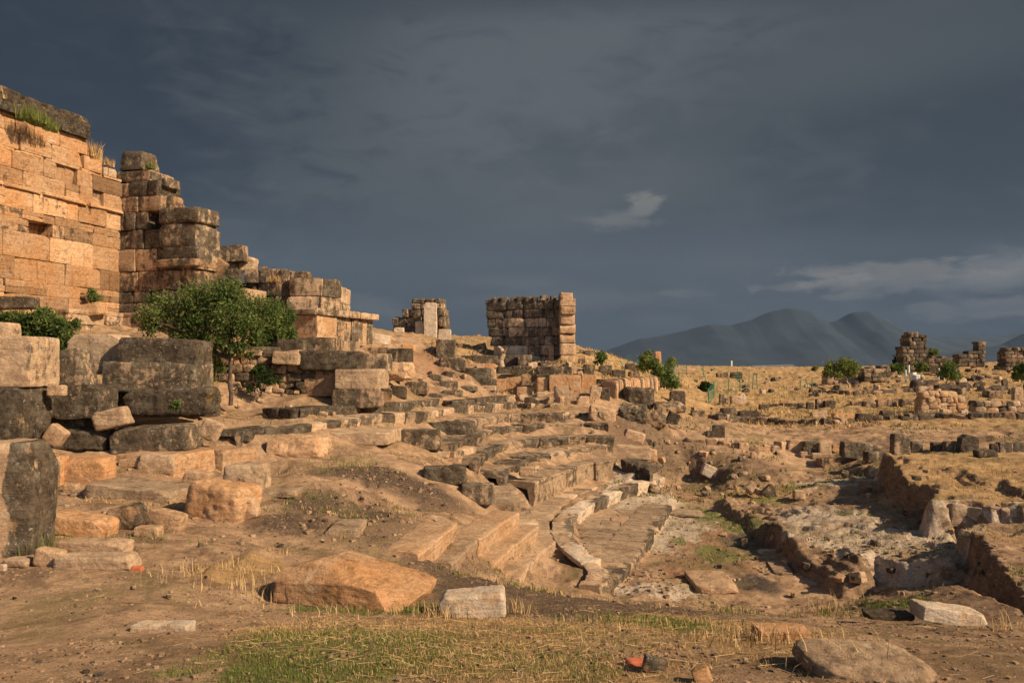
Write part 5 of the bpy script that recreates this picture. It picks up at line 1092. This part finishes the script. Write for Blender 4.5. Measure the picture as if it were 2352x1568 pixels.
# ------------------------------------------------------------------ small man-made things far off
def tube(acc, a, b, r, tone=(.5, .5, .5), n=6):
    a = np.array(a, float); b = np.array(b, float); d = b-a; L = np.linalg.norm(d); d /= L; x = np.cross(d, [0, 0, 1.] if abs(d[2]) < .9 else [1., 0, 0]); x /= np.linalg.norm(x); y = np.cross(d, x)
    r0, r1 = r if isinstance(r, tuple) else (r, r); an = np.linspace(0, 2*math.pi, n, endpoint=False); ring = np.cos(an)[:, None]*x+np.sin(an)[:, None]*y
    V = np.vstack([a+ring*r0, b+ring*r1]); Fq = np.array([[i, (i+1) % n, n+(i+1) % n, n+i] for i in range(n)]); acc.add(V, Fq, tone)
    acc.add(np.vstack([b+ring*r1, b]), np.array([[i, (i+1) % n, n] for i in range(n)]), tone)
def fence(label, posts, hpx, braces=()):
    W = [hit(u, v) for u, v in posts]; root = bpy.data.objects.new('wire_fence', None); scn.collection.objects.link(root); root.location = tuple(float(q) for q in W[0]); tag(root, label, 'fence')
    inv = lambda o: (setattr(o, 'parent', root), setattr(o, 'matrix_parent_inverse', Matrix.Translation(-root.location)))
    tops = []
    for p in W:
        h = hpx/F*p[1]; lean = rng.normal()*.04; t = p+np.array([lean*h, 0, h]); tops.append(t); acc = Acc(); tube(acc, p-np.array([0, 0, .1]), t, .035); inv(acc.build('post', GREENP))
    for (u0, v0, u1, v1) in braces:
        p = hit(u1, v1); acc = Acc(); tube(acc, p, pix(u0, v0, p[1]), .035); inv(acc.build('brace', GREENP))
    acc = Acc()
    for a, b, ta, tb in zip(W[:-1], W[1:], tops[:-1], tops[1:]):
        n = max(2, int(np.linalg.norm(b-a)/.5))
        for i in range(n): f = i/n; tube(acc, a+(b-a)*f, ta+(tb-ta)*f, .004, n=3)
        for j in range(1, 7): tube(acc, a+(ta-a)*j/6, b+(tb-b)*j/6, .004, n=3)
    inv(acc.build('net', GREENP))
fence('green wire fence round the hollow in the middle of the far field',[(1629,928),(1640,912),(1672,905),(1700,900),(1728,893),(1740,893)],36)
fence('green wire fence on the slope beside the leafy bush',[(1483,860),(1502,872),(1546,862),(1560,882)],30,[(1424,828,1436,850),(1547,853,1560,884)])
fence('green wire fence along the far crest below the white pole',[(1443,842),(1463,842),(1578,862),(1615,868),(1694,872),(1720,875)],26,[(1612,845,1622,874)])
fence('short green fence with propped posts left of the small round tree',[(1838,893),(1865,893)],22,[(1850,872,1858,893)])
def pole(label, u, v0, v1, Y, r, mat):
    acc = Acc(); p = pix(u, v1, Y); tube(acc, p-np.array([0, 0, .3]), pix(u, v0, Y), r, n=8); o = acc.build('post', mat, loc=tuple(float(q) for q in p)); tag(o, label, 'post')
pole('thick white post standing alone on the far crest', 1680, 828, 848, 190, .2, WHITE)
pole('thin white post left of the white boxes', 2080, 849, 872, 72, .08, WHITE); pole('short grey post above the white boxes', 2087, 838, 852, 74, .1, WHITE); pole('thin pale post right of the white boxes', 2156, 845, 864, 74, .07, WHITE)
def boxy(name, label, cat, u0, v0, u1, v1, Y, mat, dep=.6, lid=True):
    root = bpy.data.objects.new(name, None); scn.collection.objects.link(root); p = pix((u0+u1)/2, v1, Y); root.location = tuple(float(q) for q in p); tag(root, label, cat); w = (u1-u0)/F*Y; h = (v1-v0)/F*Y
    for nm, c, hs in (('body', (0, 0, h*.45), (w/2, dep/2, h*.45+.1)), ('lid', (0, 0, h*.95), (w/2*1.06, dep/2*1.06, h*.05))):
        acc = Acc(); block(acc, c, hs, None, (.5, .5, .5), 40, .001, 0, 4); o = acc.build(nm, mat); o.parent = root
boxy('cabinet','taller white utility cabinet among the far ruins','cabinet',2092,856,2101,873,72,WHITE); boxy('cabinet','lower broad white utility cabinet right of the taller one','cabinet',2099,862,2110,874,71.6,WHITE)
boxy('white_sign','small white box on a stake behind the field row','box',1999,918,2007,924,60,WHITE,.2)
def shed():
    Y = 250.; root = bpy.data.objects.new('long_shed', None); scn.collection.objects.link(root); root.location = tuple(float(q) for q in pix(1785, 850, Y)); tag(root, 'long low pale-roofed shed just showing over the far crest', 'shed')
    A = pix(1738, 843, Y+15); B = pix(1832, 841, Y); acc = Acc(); h = 1.1
    V = np.array([A+[0, 0, -.6], B+[0, 0, -.6], B+[0, 5, .5], A+[0, 5, .5], A+[0, 0, -.75], B+[0, 0, -.75], B+[0, 5, .35], A+[0, 5, .35]]); acc.add(V, [[0, 1, 2, 3], [7, 6, 5, 4], [0, 4, 5, 1], [1, 5, 6, 2], [2, 6, 7, 3], [3, 7, 4, 0]], (.5, .5, .5))
    for i in range(18):
        f = i/17; p = V[0]+(V[1]-V[0])*f; tube(acc, p, p+np.array([0, 5, 1.15]), .09)
    o = acc.build('roof', SHED, smooth=False); o.parent = root; o.matrix_parent_inverse = Matrix.Translation(-root.location)
    acc = Acc(); V = np.array([A+[0, .3, -.75], B+[0, .3, -.75], B+[0, .3, -4], A+[0, .3, -4], A+[0, 4.6, -.2], B+[0, 4.6, -.2], B+[0, 4.6, -4], A+[0, 4.6, -4]]); acc.add(V, [[3, 2, 1, 0], [4, 5, 6, 7], [0, 4, 7, 3], [1, 2, 6, 5]], (.5, .5, .5)); o = acc.build('wall', WHITE, smooth=False); o.parent = root; o.matrix_parent_inverse = Matrix.Translation(-root.location)
shed()
# ------------------------------------------------------------------ mountains
def mountain(name, pts, Y, dep, mat):
    us = np.linspace(pts[0][0], pts[-1][0], 260); vs = np.interp(us, [p[0] for p in pts], [p[1] for p in pts]); nd = 40
    X = (us-CU)/F*Y; top = np.array([zat(v, Y) for v in vs]); V = []
    for j in range(nd):
        f = j/(nd-1); prof = sstep(0, .55, f)*.0+np.where(f < .5, (f/.5)**1.2, ((1-f)/.5)**1.2); x = X*(1+(f-.5)*.0); y = np.full_like(X, Y+(f-.5)*dep)
        z = -130+(top+130)*prof; nz = fbm2(x, y, 1/900., 6, 3.3)*(top+130)*.2*(np.sin(prof*math.pi)+.08); V.append(np.stack([x, y, z+nz], 1))
    V = np.concatenate(V); n = len(us); i = np.arange(n*nd).reshape(nd, n); Fc = np.stack([i[:-1, :-1], i[:-1, 1:], i[1:, 1:], i[1:, :-1]], -1).reshape(-1, 4)
    acc = Acc(); acc.add(V, Fc, (.5, .5, .5)); o = acc.build(name, mat, loc=(0., float(Y), 0.)); tag(o, kind='structure')
MTN = simple_mat('hazed_wooded_mountain', (.019, .033, .050), 1.0, .15, sc=.004)  # woods, with distance haze and cloud shade mixed into the dark blue colour
mountain('mountain', [(1150,842),(1300,826),(1400,800),(1466,775),(1520,768),(1576,757),(1626,744),(1676,746),(1726,732),(1766,712),(1810,700),(1860,708),(1900,736),(1926,732),(1956,715),(1991,712),(2026,728),(2086,758),(2136,776),(2200,800),(2300,815),(2450,835)], 9500, 3800, MTN)
mountain('mountain_range', [(1900,830),(2000,800),(2080,768),(2150,770),(2230,768),(2300,772),(2360,758),(2440,735),(2600,700),(2900,740),(3300,830)], 13000, 4000, MTN)
mountain('foothill', [(2050,838),(2150,815),(2240,800),(2300,790),(2352,765),(2420,745),(2550,730),(2800,790),(3000,838)], 8200, 2500, MTN)

def haze():
    m = bpy.data.materials.new('haze'); m.use_nodes = True; t = NT(m.node_tree)
    v = t.node('ShaderNodeVolumePrincipled', {'Color': (.40, .60, .95, 1), 'Density': 1.3e-5, 'Anisotropy': .0}); t.node('ShaderNodeOutputMaterial', {1: v.outputs[0]})
    acc = Acc(); V, Fc = cubegrid(1); acc.add(V*np.array([17000, 17000, 1200])+np.array([0, 0, 1063-60]), Fc, (.5, .5, .5)); o = acc.build('haze', m, smooth=False); tag(o, kind='stuff', label='thin blue air between the camera and the far mountains', cat='haze')
haze()
# ------------------------------------------------------------------ trees and shrubs
def leaves(acc, cen, n, size, spread, tone=None):
    cen = np.asarray(cen); k = rng.integers(0, len(cen), n); P = cen[k]+rng.normal(size=(n, 3))*spread
    a = rng.normal(size=(n, 3)); a /= np.linalg.norm(a, axis=1)[:, None]; b = np.cross(a, rng.normal(size=(n, 3))); b /= np.linalg.norm(b, axis=1)[:, None]
    s = size*(.6+.8*rng.random((n, 1))); V = np.stack([P-a*s, P-b*s*.45, P+a*s, P+b*s*.45], 1).reshape(-1, 3)
    tk = np.clip(.45+.28*rng.normal(size=len(cen))[k]+.18*rng.normal(size=n), 0, 1); T = np.repeat(np.stack([tk, tk, tk], 1), 4, 0)
    acc.add(V, np.arange(4*n).reshape(n, 4), T)
def shrub(name, label, blobs, Y, n, size, mat, cat='shrub', base=None, trunk=None, per=34, parts=('foliage', 'stem'), group=None, bark=None):
    """blobs: (u, v, ru, rv) ellipses of foliage in the picture, given depth and built round"""
    bu, bv = base; g = hit(bu, bv) if Y is None else pix(bu, bv, Y); Y = g[1]
    root = bpy.data.objects.new(name, None); scn.collection.objects.link(root); root.location = tuple(float(q) for q in g); tag(root, label, cat, group)
    inv = lambda o: (setattr(o, 'parent', root), setattr(o, 'matrix_parent_inverse', Matrix.Translation(-root.location)))
    acc = Acc(); tot = sum(b[2]*b[3] for b in blobs); st = Acc()
    fork = pix(*trunk[:2], Y) if trunk else g
    r0 = trunk[2]/F*Y if trunk else .02
    if trunk:
        prev = g-np.array([0, 0, .15]); m = 6
        for i in range(1, m+1):
            q = g+(fork-g)*i/m+np.array([math.sin(i*1.7)*r0*.5, math.cos(i*2.1)*r0*.4, 0]) if i < m else fork; tube(st, prev, q, (r0*(1.25-.5*(i-1)/m), r0*(1.25-.5*i/m)), n=8); prev = q
    for (u, v, ru, rv) in blobs:
        c = pix(u, v, Y); rx, rz = ru/F*Y, rv/F*Y; ry = (rx+rz)/2*.9; c[1] += rng.normal()*ry*.35; k = max(3, int(per*ru*rv/tot*len(blobs)))
        d = rng.normal(size=(k, 3)); d /= np.linalg.norm(d, axis=1)[:, None]; rr = rng.random(k)[:, None]**.45; cen = c+d*rr*np.array([rx, ry, rz])
        leaves(acc, cen, int(n*ru*rv/tot), size, min(rx, rz)*.15+size*.6)
        mid = fork+(c-fork)*.55+rng.normal(size=3)*rx*.12; tube(st, fork, mid, (r0*.6, r0*.35), n=6); tube(st, mid, c, (r0*.35, r0*.15), n=5)
        for q in cen[:7]: tube(st, mid if rng.random() < .5 else c, q, (r0*.22, r0*.06), n=4)
    inv(acc.build(parts[0], mat, smooth=False)); inv(st.build(parts[1], bark or BARK)); return root
shrub('tree','slender tree with a broad loose green crown in front of the rubble wall',
 [(370,720,48,38),(430,700,62,44),(500,690,60,50),(545,735,62,48),(470,750,60,40),(400,750,45,26),(515,668,40,30),(590,715,55,40),(570,770,50,26),(505,785,42,24),(440,775,38,20),(350,755,26,20),(555,800,34,18),(480,803,30,14),(520,812,22,10)],
 22.0, 21000, .042, LEAF, 'tree', base=(530,918), trunk=(527,826,4.4), per=34, parts=('crown', 'trunk'))
shrub('bush','green bush growing from the ruin right behind the tree crown',[(635,735,38,36),(650,760,24,26),(615,760,30,26),(668,720,12,14)],25.5,9000,.045,LEAF,'bush',base=(640,790),per=30)
shrub('bush','large loose green bush at the left edge below the orange wall',[(30,755,55,34),(95,745,45,30),(140,760,32,26),(125,785,45,26),(60,775,50,20),(105,722,24,16),(165,745,14,14),(20,730,26,16)],20,14000,.042,LEAF,'bush',base=(90,805),per=28)
shrub('small_bush','small bush sprouting above the ochre stone on the ledge',[(215,683,15,12),(213,670,6,7)],27.6,900,.045,LEAF,'bush',base=(217,698),per=16)
shrub('bush','dark green bush by the wire fence on the slope',[(1528,866,26,22),(1510,850,18,14),(1545,880,16,12),(1500,838,14,14)],46,3400,.085,LEAF,'bush',base=(1528,888),per=26)
shrub('bush','light green upright shrub above the dark bush',[(1484,828,14,16),(1490,815,8,9),(1476,842,12,10)],50,1800,.09,LEAFY,'bush',base=(1486,850),per=18)
shrub('bush','small light shrub on the slope right of the pier wall',[(1383,820,11,14),(1376,832,10,8)],52,1100,.09,LEAF,'bush',base=(1383,840),per=14)
shrub('bush','pale olive shrub on the crest right of the reddish column stub',[(1542,832,12,8),(1534,838,10,5)],75,700,.12,LEAFY,'bush',base=(1540,842),per=14)
shrub('bush','round dark bush inside the far wire fence',[(1622,888,14,9),(1612,892,10,6)],58,1300,.10,LEAFD,'bush',base=(1620,898),per=16)
shrub('tree','small round pale-green tree with a leaning pale trunk in the far field',[(1918,845,18,14),(1940,838,22,14),(1958,848,16,14),(1925,858,16,8),(1905,856,12,10),(1948,856,12,8)],70,5000,.11,LEAFY,'tree',base=(1950,886),trunk=(1942,866,1.8),per=30,parts=('crown','trunk'),bark=DEAD)
shrub('tree','small dark green tree with a thin leaning trunk right of the white cabinets',[(2180,848,16,14),(2168,860,12,9),(2192,862,12,9),(2184,838,8,7)],70,3600,.10,LEAF,'tree',base=(2171,884),trunk=(2178,868,1.4),per=26,parts=('crown','trunk'))
shrub('tree','green tree cut by the right edge of the picture',[(2348,860,20,14),(2362,846,18,14),(2340,848,10,10)],62,3600,.10,LEAF,'tree',base=(2352,900),trunk=(2353,872,1.8),per=26,parts=('crown','trunk'))
shrub('bush','dark conifer-like bush at the left foot of the far tower',[(2066,826,9,11),(2060,836,9,8)],108,1500,.16,LEAFD,'bush',base=(2066,848),per=16)
shrub('bush','bright green shrub between the tower and the crumbled wall',[(2145,811,12,7)],101,700,.14,LEAFY,'bush',base=(2145,828),per=12)
shrub('bush','green bushes in front of the far tower',[(2060,846,22,9),(2085,850,16,7),(2115,842,16,9)],90,2400,.14,LEAF,'bush',base=(2085,858),per=26)
shrub('bush','low bush on the skyline left of the small round tree',[(1873,846,9,5)],120,400,.14,LEAFY,'bush',base=(1873,852),per=10)
shrub('dry_shrub','reddish dry shrub on the second terrace kerb',[(1068,928,22,12),(1055,922,12,8)],33.5,1600,.05,leaf_mat('reddish_dry_leaves',(.16,.08,.035),(.34,.19,.08)),'bush',base=(1066,942),per=22)
shrub('creeper','leafy weeds hanging on the rubble wall left of the trunk',[(470,860,22,34),(480,815,20,16),(500,840,14,18),(455,890,10,10)],23.1,2600,.04,LEAF,'weeds',base=(472,915),per=22)
shrub('creeper','small weeds growing in the gap beside the cracked dark slab',[(405,925,14,6),(395,938,12,4)],17.2,500,.03,LEAF,'weeds',base=(400,945),per=8)
shrub('weeds','brown and green weeds on the crumbling wall right of the trunk',[(620,870,34,14),(590,850,26,12),(575,890,18,10)],23.0,1800,.035,LEAFD,'weeds',base=(600,905),per=22)
def stump():
    acc = Acc(); Y = 37.0; P = [pix(u, v, Y) for u, v in [(1152,842),(1150,828),(1156,812),(1150,800),(1144,796)]]; r = [.16,.12,.13,.09,.05]
    for a, b, ra, rb in zip(P[:-1], P[1:], r[:-1], r[1:]): tube(acc, a, b, (ra, rb), n=9)
    for (u, v) in ((1164,800),(1160,806)): tube(acc, P[2], pix(u, v, Y-.2), (.06, .02), n=6)
    o = acc.build('dead_stump', DEAD, loc=tuple(float(q) for q in P[0])); tag(o, 'bleached dead tree stump among the blocks under the freestanding wall', 'stump')
stump()
# ------------------------------------------------------------------ grass, straw and pebbles
def blades(acc, P, h, w, lean, tone, seg=2):
    n = len(P); az = rng.random(n)*2*math.pi; d = np.stack([np.cos(az), np.sin(az), np.zeros(n)], 1); s = np.stack([-np.sin(az+rng.normal(size=n)), np.cos(az), np.zeros(n)], 1)
    L = lean*rng.random(n)[:, None]; hh = (h*(.4+.9*rng.random(n)))[:, None]; ww = w*(.6+.7*rng.random(n))[:, None]; up = np.array([0, 0, 1.])
    m = P+d*hh*L*.35+up*hh*.55*np.sqrt(1-np.minimum(L, .98)**2*.6); t = P+d*hh*L+up*hh*np.sqrt(np.maximum(.02, 1-np.minimum(L, .99)**2))
    V = np.stack([P-s*ww, P+s*ww, m+s*ww*.7, m-s*ww*.7, t, t], 1)[:, :5].reshape(-1, 3); i = np.arange(n)[:, None]*5
    T = np.repeat(tone, 5, 0); base = acc.n; acc.v.append(V); acc.t.append(T); acc.f.append(base+i+np.array([[0, 1, 2, 3]])); acc.f.append(base+i+np.array([[3, 2, 4]])); acc.n += len(V)
def scatter(n, y0, y1, spread=.72, pw=1.0):
    Y = y0*(y1/y0)**(rng.random(n)**pw); x = (rng.random(n)*2-1)*Y*spread; return x, Y
def grnd(x, y): return np.stack([x, y, terrain(x, y)], 1)
def tn(n, m=.5, s=.25): t = np.clip(m+s*rng.normal(size=n), 0, 1); return np.stack([t, t, t], 1)
def near_mask(x, y): return ROCKS_CLEAR(x, y)
def grass():
    for name, ch, mat, thr in (('green_grass', 'green', BLADE, .35), ('dry_grass', 'dry', STRAW, .3)):
        acc = Acc()
        x, y = scatter(190000, 3.6, 10.5); c = cover(ch, x, y)*(.55+.9*(fbm2(x, y, 2.2, 4, 7.) > -.05)); k = c > rng.random(len(x))*(.9 if ch == 'green' else 1.5)+.18; x, y = x[k], y[k]
        P = grnd(x, y); blades(acc, P-[0, 0, .005], (.036 if ch == 'green' else .036)*np.ones(len(x)), .0022*np.ones(len(x))[0], 1.3 if ch == 'dry' else .9, tn(len(x)))
        x, y = scatter(90000, 10.5, 42); c = cover(ch, x, y); c = np.maximum(c, (.75 if ch == 'green' else .5)*(fbm2(x, y, .5, 4, 13.) > (.16 if ch == 'green' else .1))*(fbm2(x, y, 2.5, 3, 5.) > 0)); k = c > rng.random(len(x))*.9+.15; x, y = x[k], y[k]; P = grnd(x, y)
        blades(acc, P, .09*np.ones(len(x)), .006, .9, tn(len(x)))
        if ch == 'dry':
            x, y = scatter(70000, 34, 170); k = (fbm2(x, y, .35, 4, 11.) > .02) & (x > -4); x, y = x[k], y[k]; P = grnd(x, y); blades(acc, P, .2*np.ones(len(x)), .03, .9, tn(len(x), .4))
        else:
            x, y = scatter(60000, 26, 120); k = (fbm2(x, y, .16, 3, 21.) > .2) & (x > -4); x, y = x[k], y[k]; P = grnd(x, y); blades(acc, P, .11*np.ones(len(x)), .02, 1.0, tn(len(x), .4))
        o = acc.build(name, mat, smooth=False); tag(o, 'short green grass growing in patches on the ground' if ch == 'green' else 'short dry straw-coloured grass covering the ground', 'grass', kind='stuff')
    acc = Acc()                                   # loose lying straw
    x, y = scatter(9000, 3.7, 12); k = np.maximum(cover('dry', x, y), .06) > rng.random(len(x)); x, y = x[k], y[k]; P = grnd(x, y)+[0, 0, .012]; az = rng.random(len(x))*math.pi; L = .02+.10*rng.random(len(x))**3
    d = np.stack([np.cos(az)*L, np.sin(az)*L*.6, rng.normal(size=len(x))*.012], 1); s = np.array([0, .0012, .001]); V = np.stack([P-d-s, P+d-s, P+d+s, P-d+s], 1).reshape(-1, 3)
    acc.add(V, np.arange(len(V)).reshape(-1, 4), np.repeat(tn(len(x), .45), 4, 0)); o = acc.build('loose_straw', STRAW, smooth=False); tag(o, 'dry straw stalks lying loose on the foreground ground', 'straw', kind='stuff')
    acc = Acc()                                   # taller reeds at stones
    for (u, v, n, h, g, sp) in [(80,1275,90,.22,1,.14),(120,1262,60,.2,1,.12),(160,1240,30,.12,1,.08),(260,1290,20,.12,1,.08),(1390,1425,160,.11,1,.3),(1540,1435,160,.08,1,.3),(1450,1430,90,.07,0,.4),(1790,1470,140,.12,0,.3),(1620,1470,70,.08,0,.5),
                                 (1730,1480,90,.15,0,.2),(1940,1545,60,.22,0,.15),(1900,1400,60,.3,0,.2),(2300,1450,40,.22,0,.12),(700,1400,60,.1,0,.35),(950,1402,260,.09,1,.35),(1010,1420,100,.14,0,.1),(620,1375,80,.2,0,.25),(1180,1408,60,.16,0,.1),(850,1408,90,.08,0,.5),(460,1330,120,.14,0,.4),(530,1300,120,.16,0,.3)]:
        p = hit(u, v); x = p[0]+rng.normal(size=n)*sp; y = p[1]+rng.normal(size=n)*sp*.5; P = grnd(x, y); t = tn(n, .5) if g else tn(n, .7)
        (acc if g else acc2_).__class__; A_ = REED[g]; blades(A_, P, h*np.ones(n), .0035, .5 if g else .8, t)
    for g, nm, mt in ((1, 'green_reeds', BLADE), (0, 'dry_stalks', STRAW)):
        o = REED[g].build(nm, mt, smooth=False); tag(o, 'tufts of green blades at the feet of the foreground stones' if g else 'tufts of dry stalks standing among the foreground stones', 'grass', kind='stuff')
REED = {0: Acc(), 1: Acc()}; acc2_ = Acc()
grass()
def wall_tufts():
    for i, (lab, u, v, Y, n, h, sp, mt) in enumerate([('largest green and gold grass tuft on the black cornice of the orange wall',75,275,24.9,500,.45,.28,LEAFY),('smaller grass tuft on the black cornice, right of the first',110,292,25.5,260,.35,.22,LEAFY),
        ('feathery dry grass tuft on the stepped wall top right of the cornice',212,360,28.2,420,.55,.22,STRAW),('low dry tuft beside the pale stones on the wall top',248,378,29.0,200,.3,.15,STRAW),('bright green weed tuft right of the capping block',345,384,29.2,240,.25,.12,BLADE),
        ('dry grass tuft on the brown capstone of the rear wall',632,645,30.6,300,.28,.25,STRAW),('thin grass at the very top left of the orange wall',5,228,24.6,120,.3,.25,STRAW)]):
        p = pix(u, v, Y); acc = Acc(); P = p+np.stack([(rng.random(n)*2-1)*sp, (rng.random(n)*2-1)*sp*1.5, np.full(n, -.06)], 1); blades(acc, P, h*np.ones(n), .008, .75, tn(n)); o = acc.build('grass_tuft', mt, smooth=False, loc=tuple(float(q) for q in p)); tag(o, lab, 'grass tuft')
wall_tufts()
def pebbles():
    T = []
    for i in range(14):
        a = Acc(); block(a, (0, 0, 0), (1, .75+.25*rng.random(), .45+.3*rng.random()), None, (0, 0, 0), 3, .09, 4, 2, .72); T.append((a.v[0], a.f[0]))
    for name, lab, n, y0, y1, s0, s1, sel in (('pebbles', 'small pebbles and stone chips strewn over the foreground dirt', 22000, 3.7, 14, .003, .019, None), ('rubble', 'small rubble and stone chips strewn through the excavated theatre', 9000, 11, 40, .01, .05, 'r')):
        acc = Acc(); x, y = scatter(n*(3 if sel else 1), y0, y1, .7)
        if sel:
            c = np.maximum.reduce([cover('rock', x, y)*.7, cover('dark', x, y)*.6, cover('red', x, y)*.5, ROUGH(x, y)*1.2, .10+0*x]); k = c*(.5+1.1*(fbm2(x, y, .8, 4, 3.) > .05)) > rng.random(len(x)); x, y = x[k], y[k]
        else:
            k = (.25+.75*(fbm2(x, y, 1.1, 4, 3.) > 0)) > rng.random(len(x)); x, y = x[k], y[k]
        P = grnd(x, y); ti = rng.integers(0, 14, len(x))
        for j in range(14):
            q = P[ti == j]; m = len(q); V, Fc = T[j]; sz = s0*(s1/s0)**(rng.random(m)**2.2); az = rng.random(m)*6.28; ca, sa = np.cos(az), np.sin(az)
            X = V[None, :, 0]*sz[:, None]; Yy = V[None, :, 1]*sz[:, None]; Z = V[None, :, 2]*sz[:, None]
            VV = np.stack([X*ca[:, None]-Yy*sa[:, None]+q[:, 0:1], X*sa[:, None]+Yy*ca[:, None]+q[:, 1:2], Z+q[:, 2:3]+sz[:, None]*.15], 2)
            tt = np.stack([.2+.6*rng.random(m), .1+.5*rng.random(m), .25+.5*rng.random(m)**2], 1)
            acc.add(VV.reshape(-1, 3), (Fc[None]+np.arange(m)[:, None, None]*len(V)).reshape(-1, 4), np.repeat(tt, len(V), 0))
        o = acc.build(name, STONE); tag(o, lab, 'rubble', kind='stuff')
pebbles()
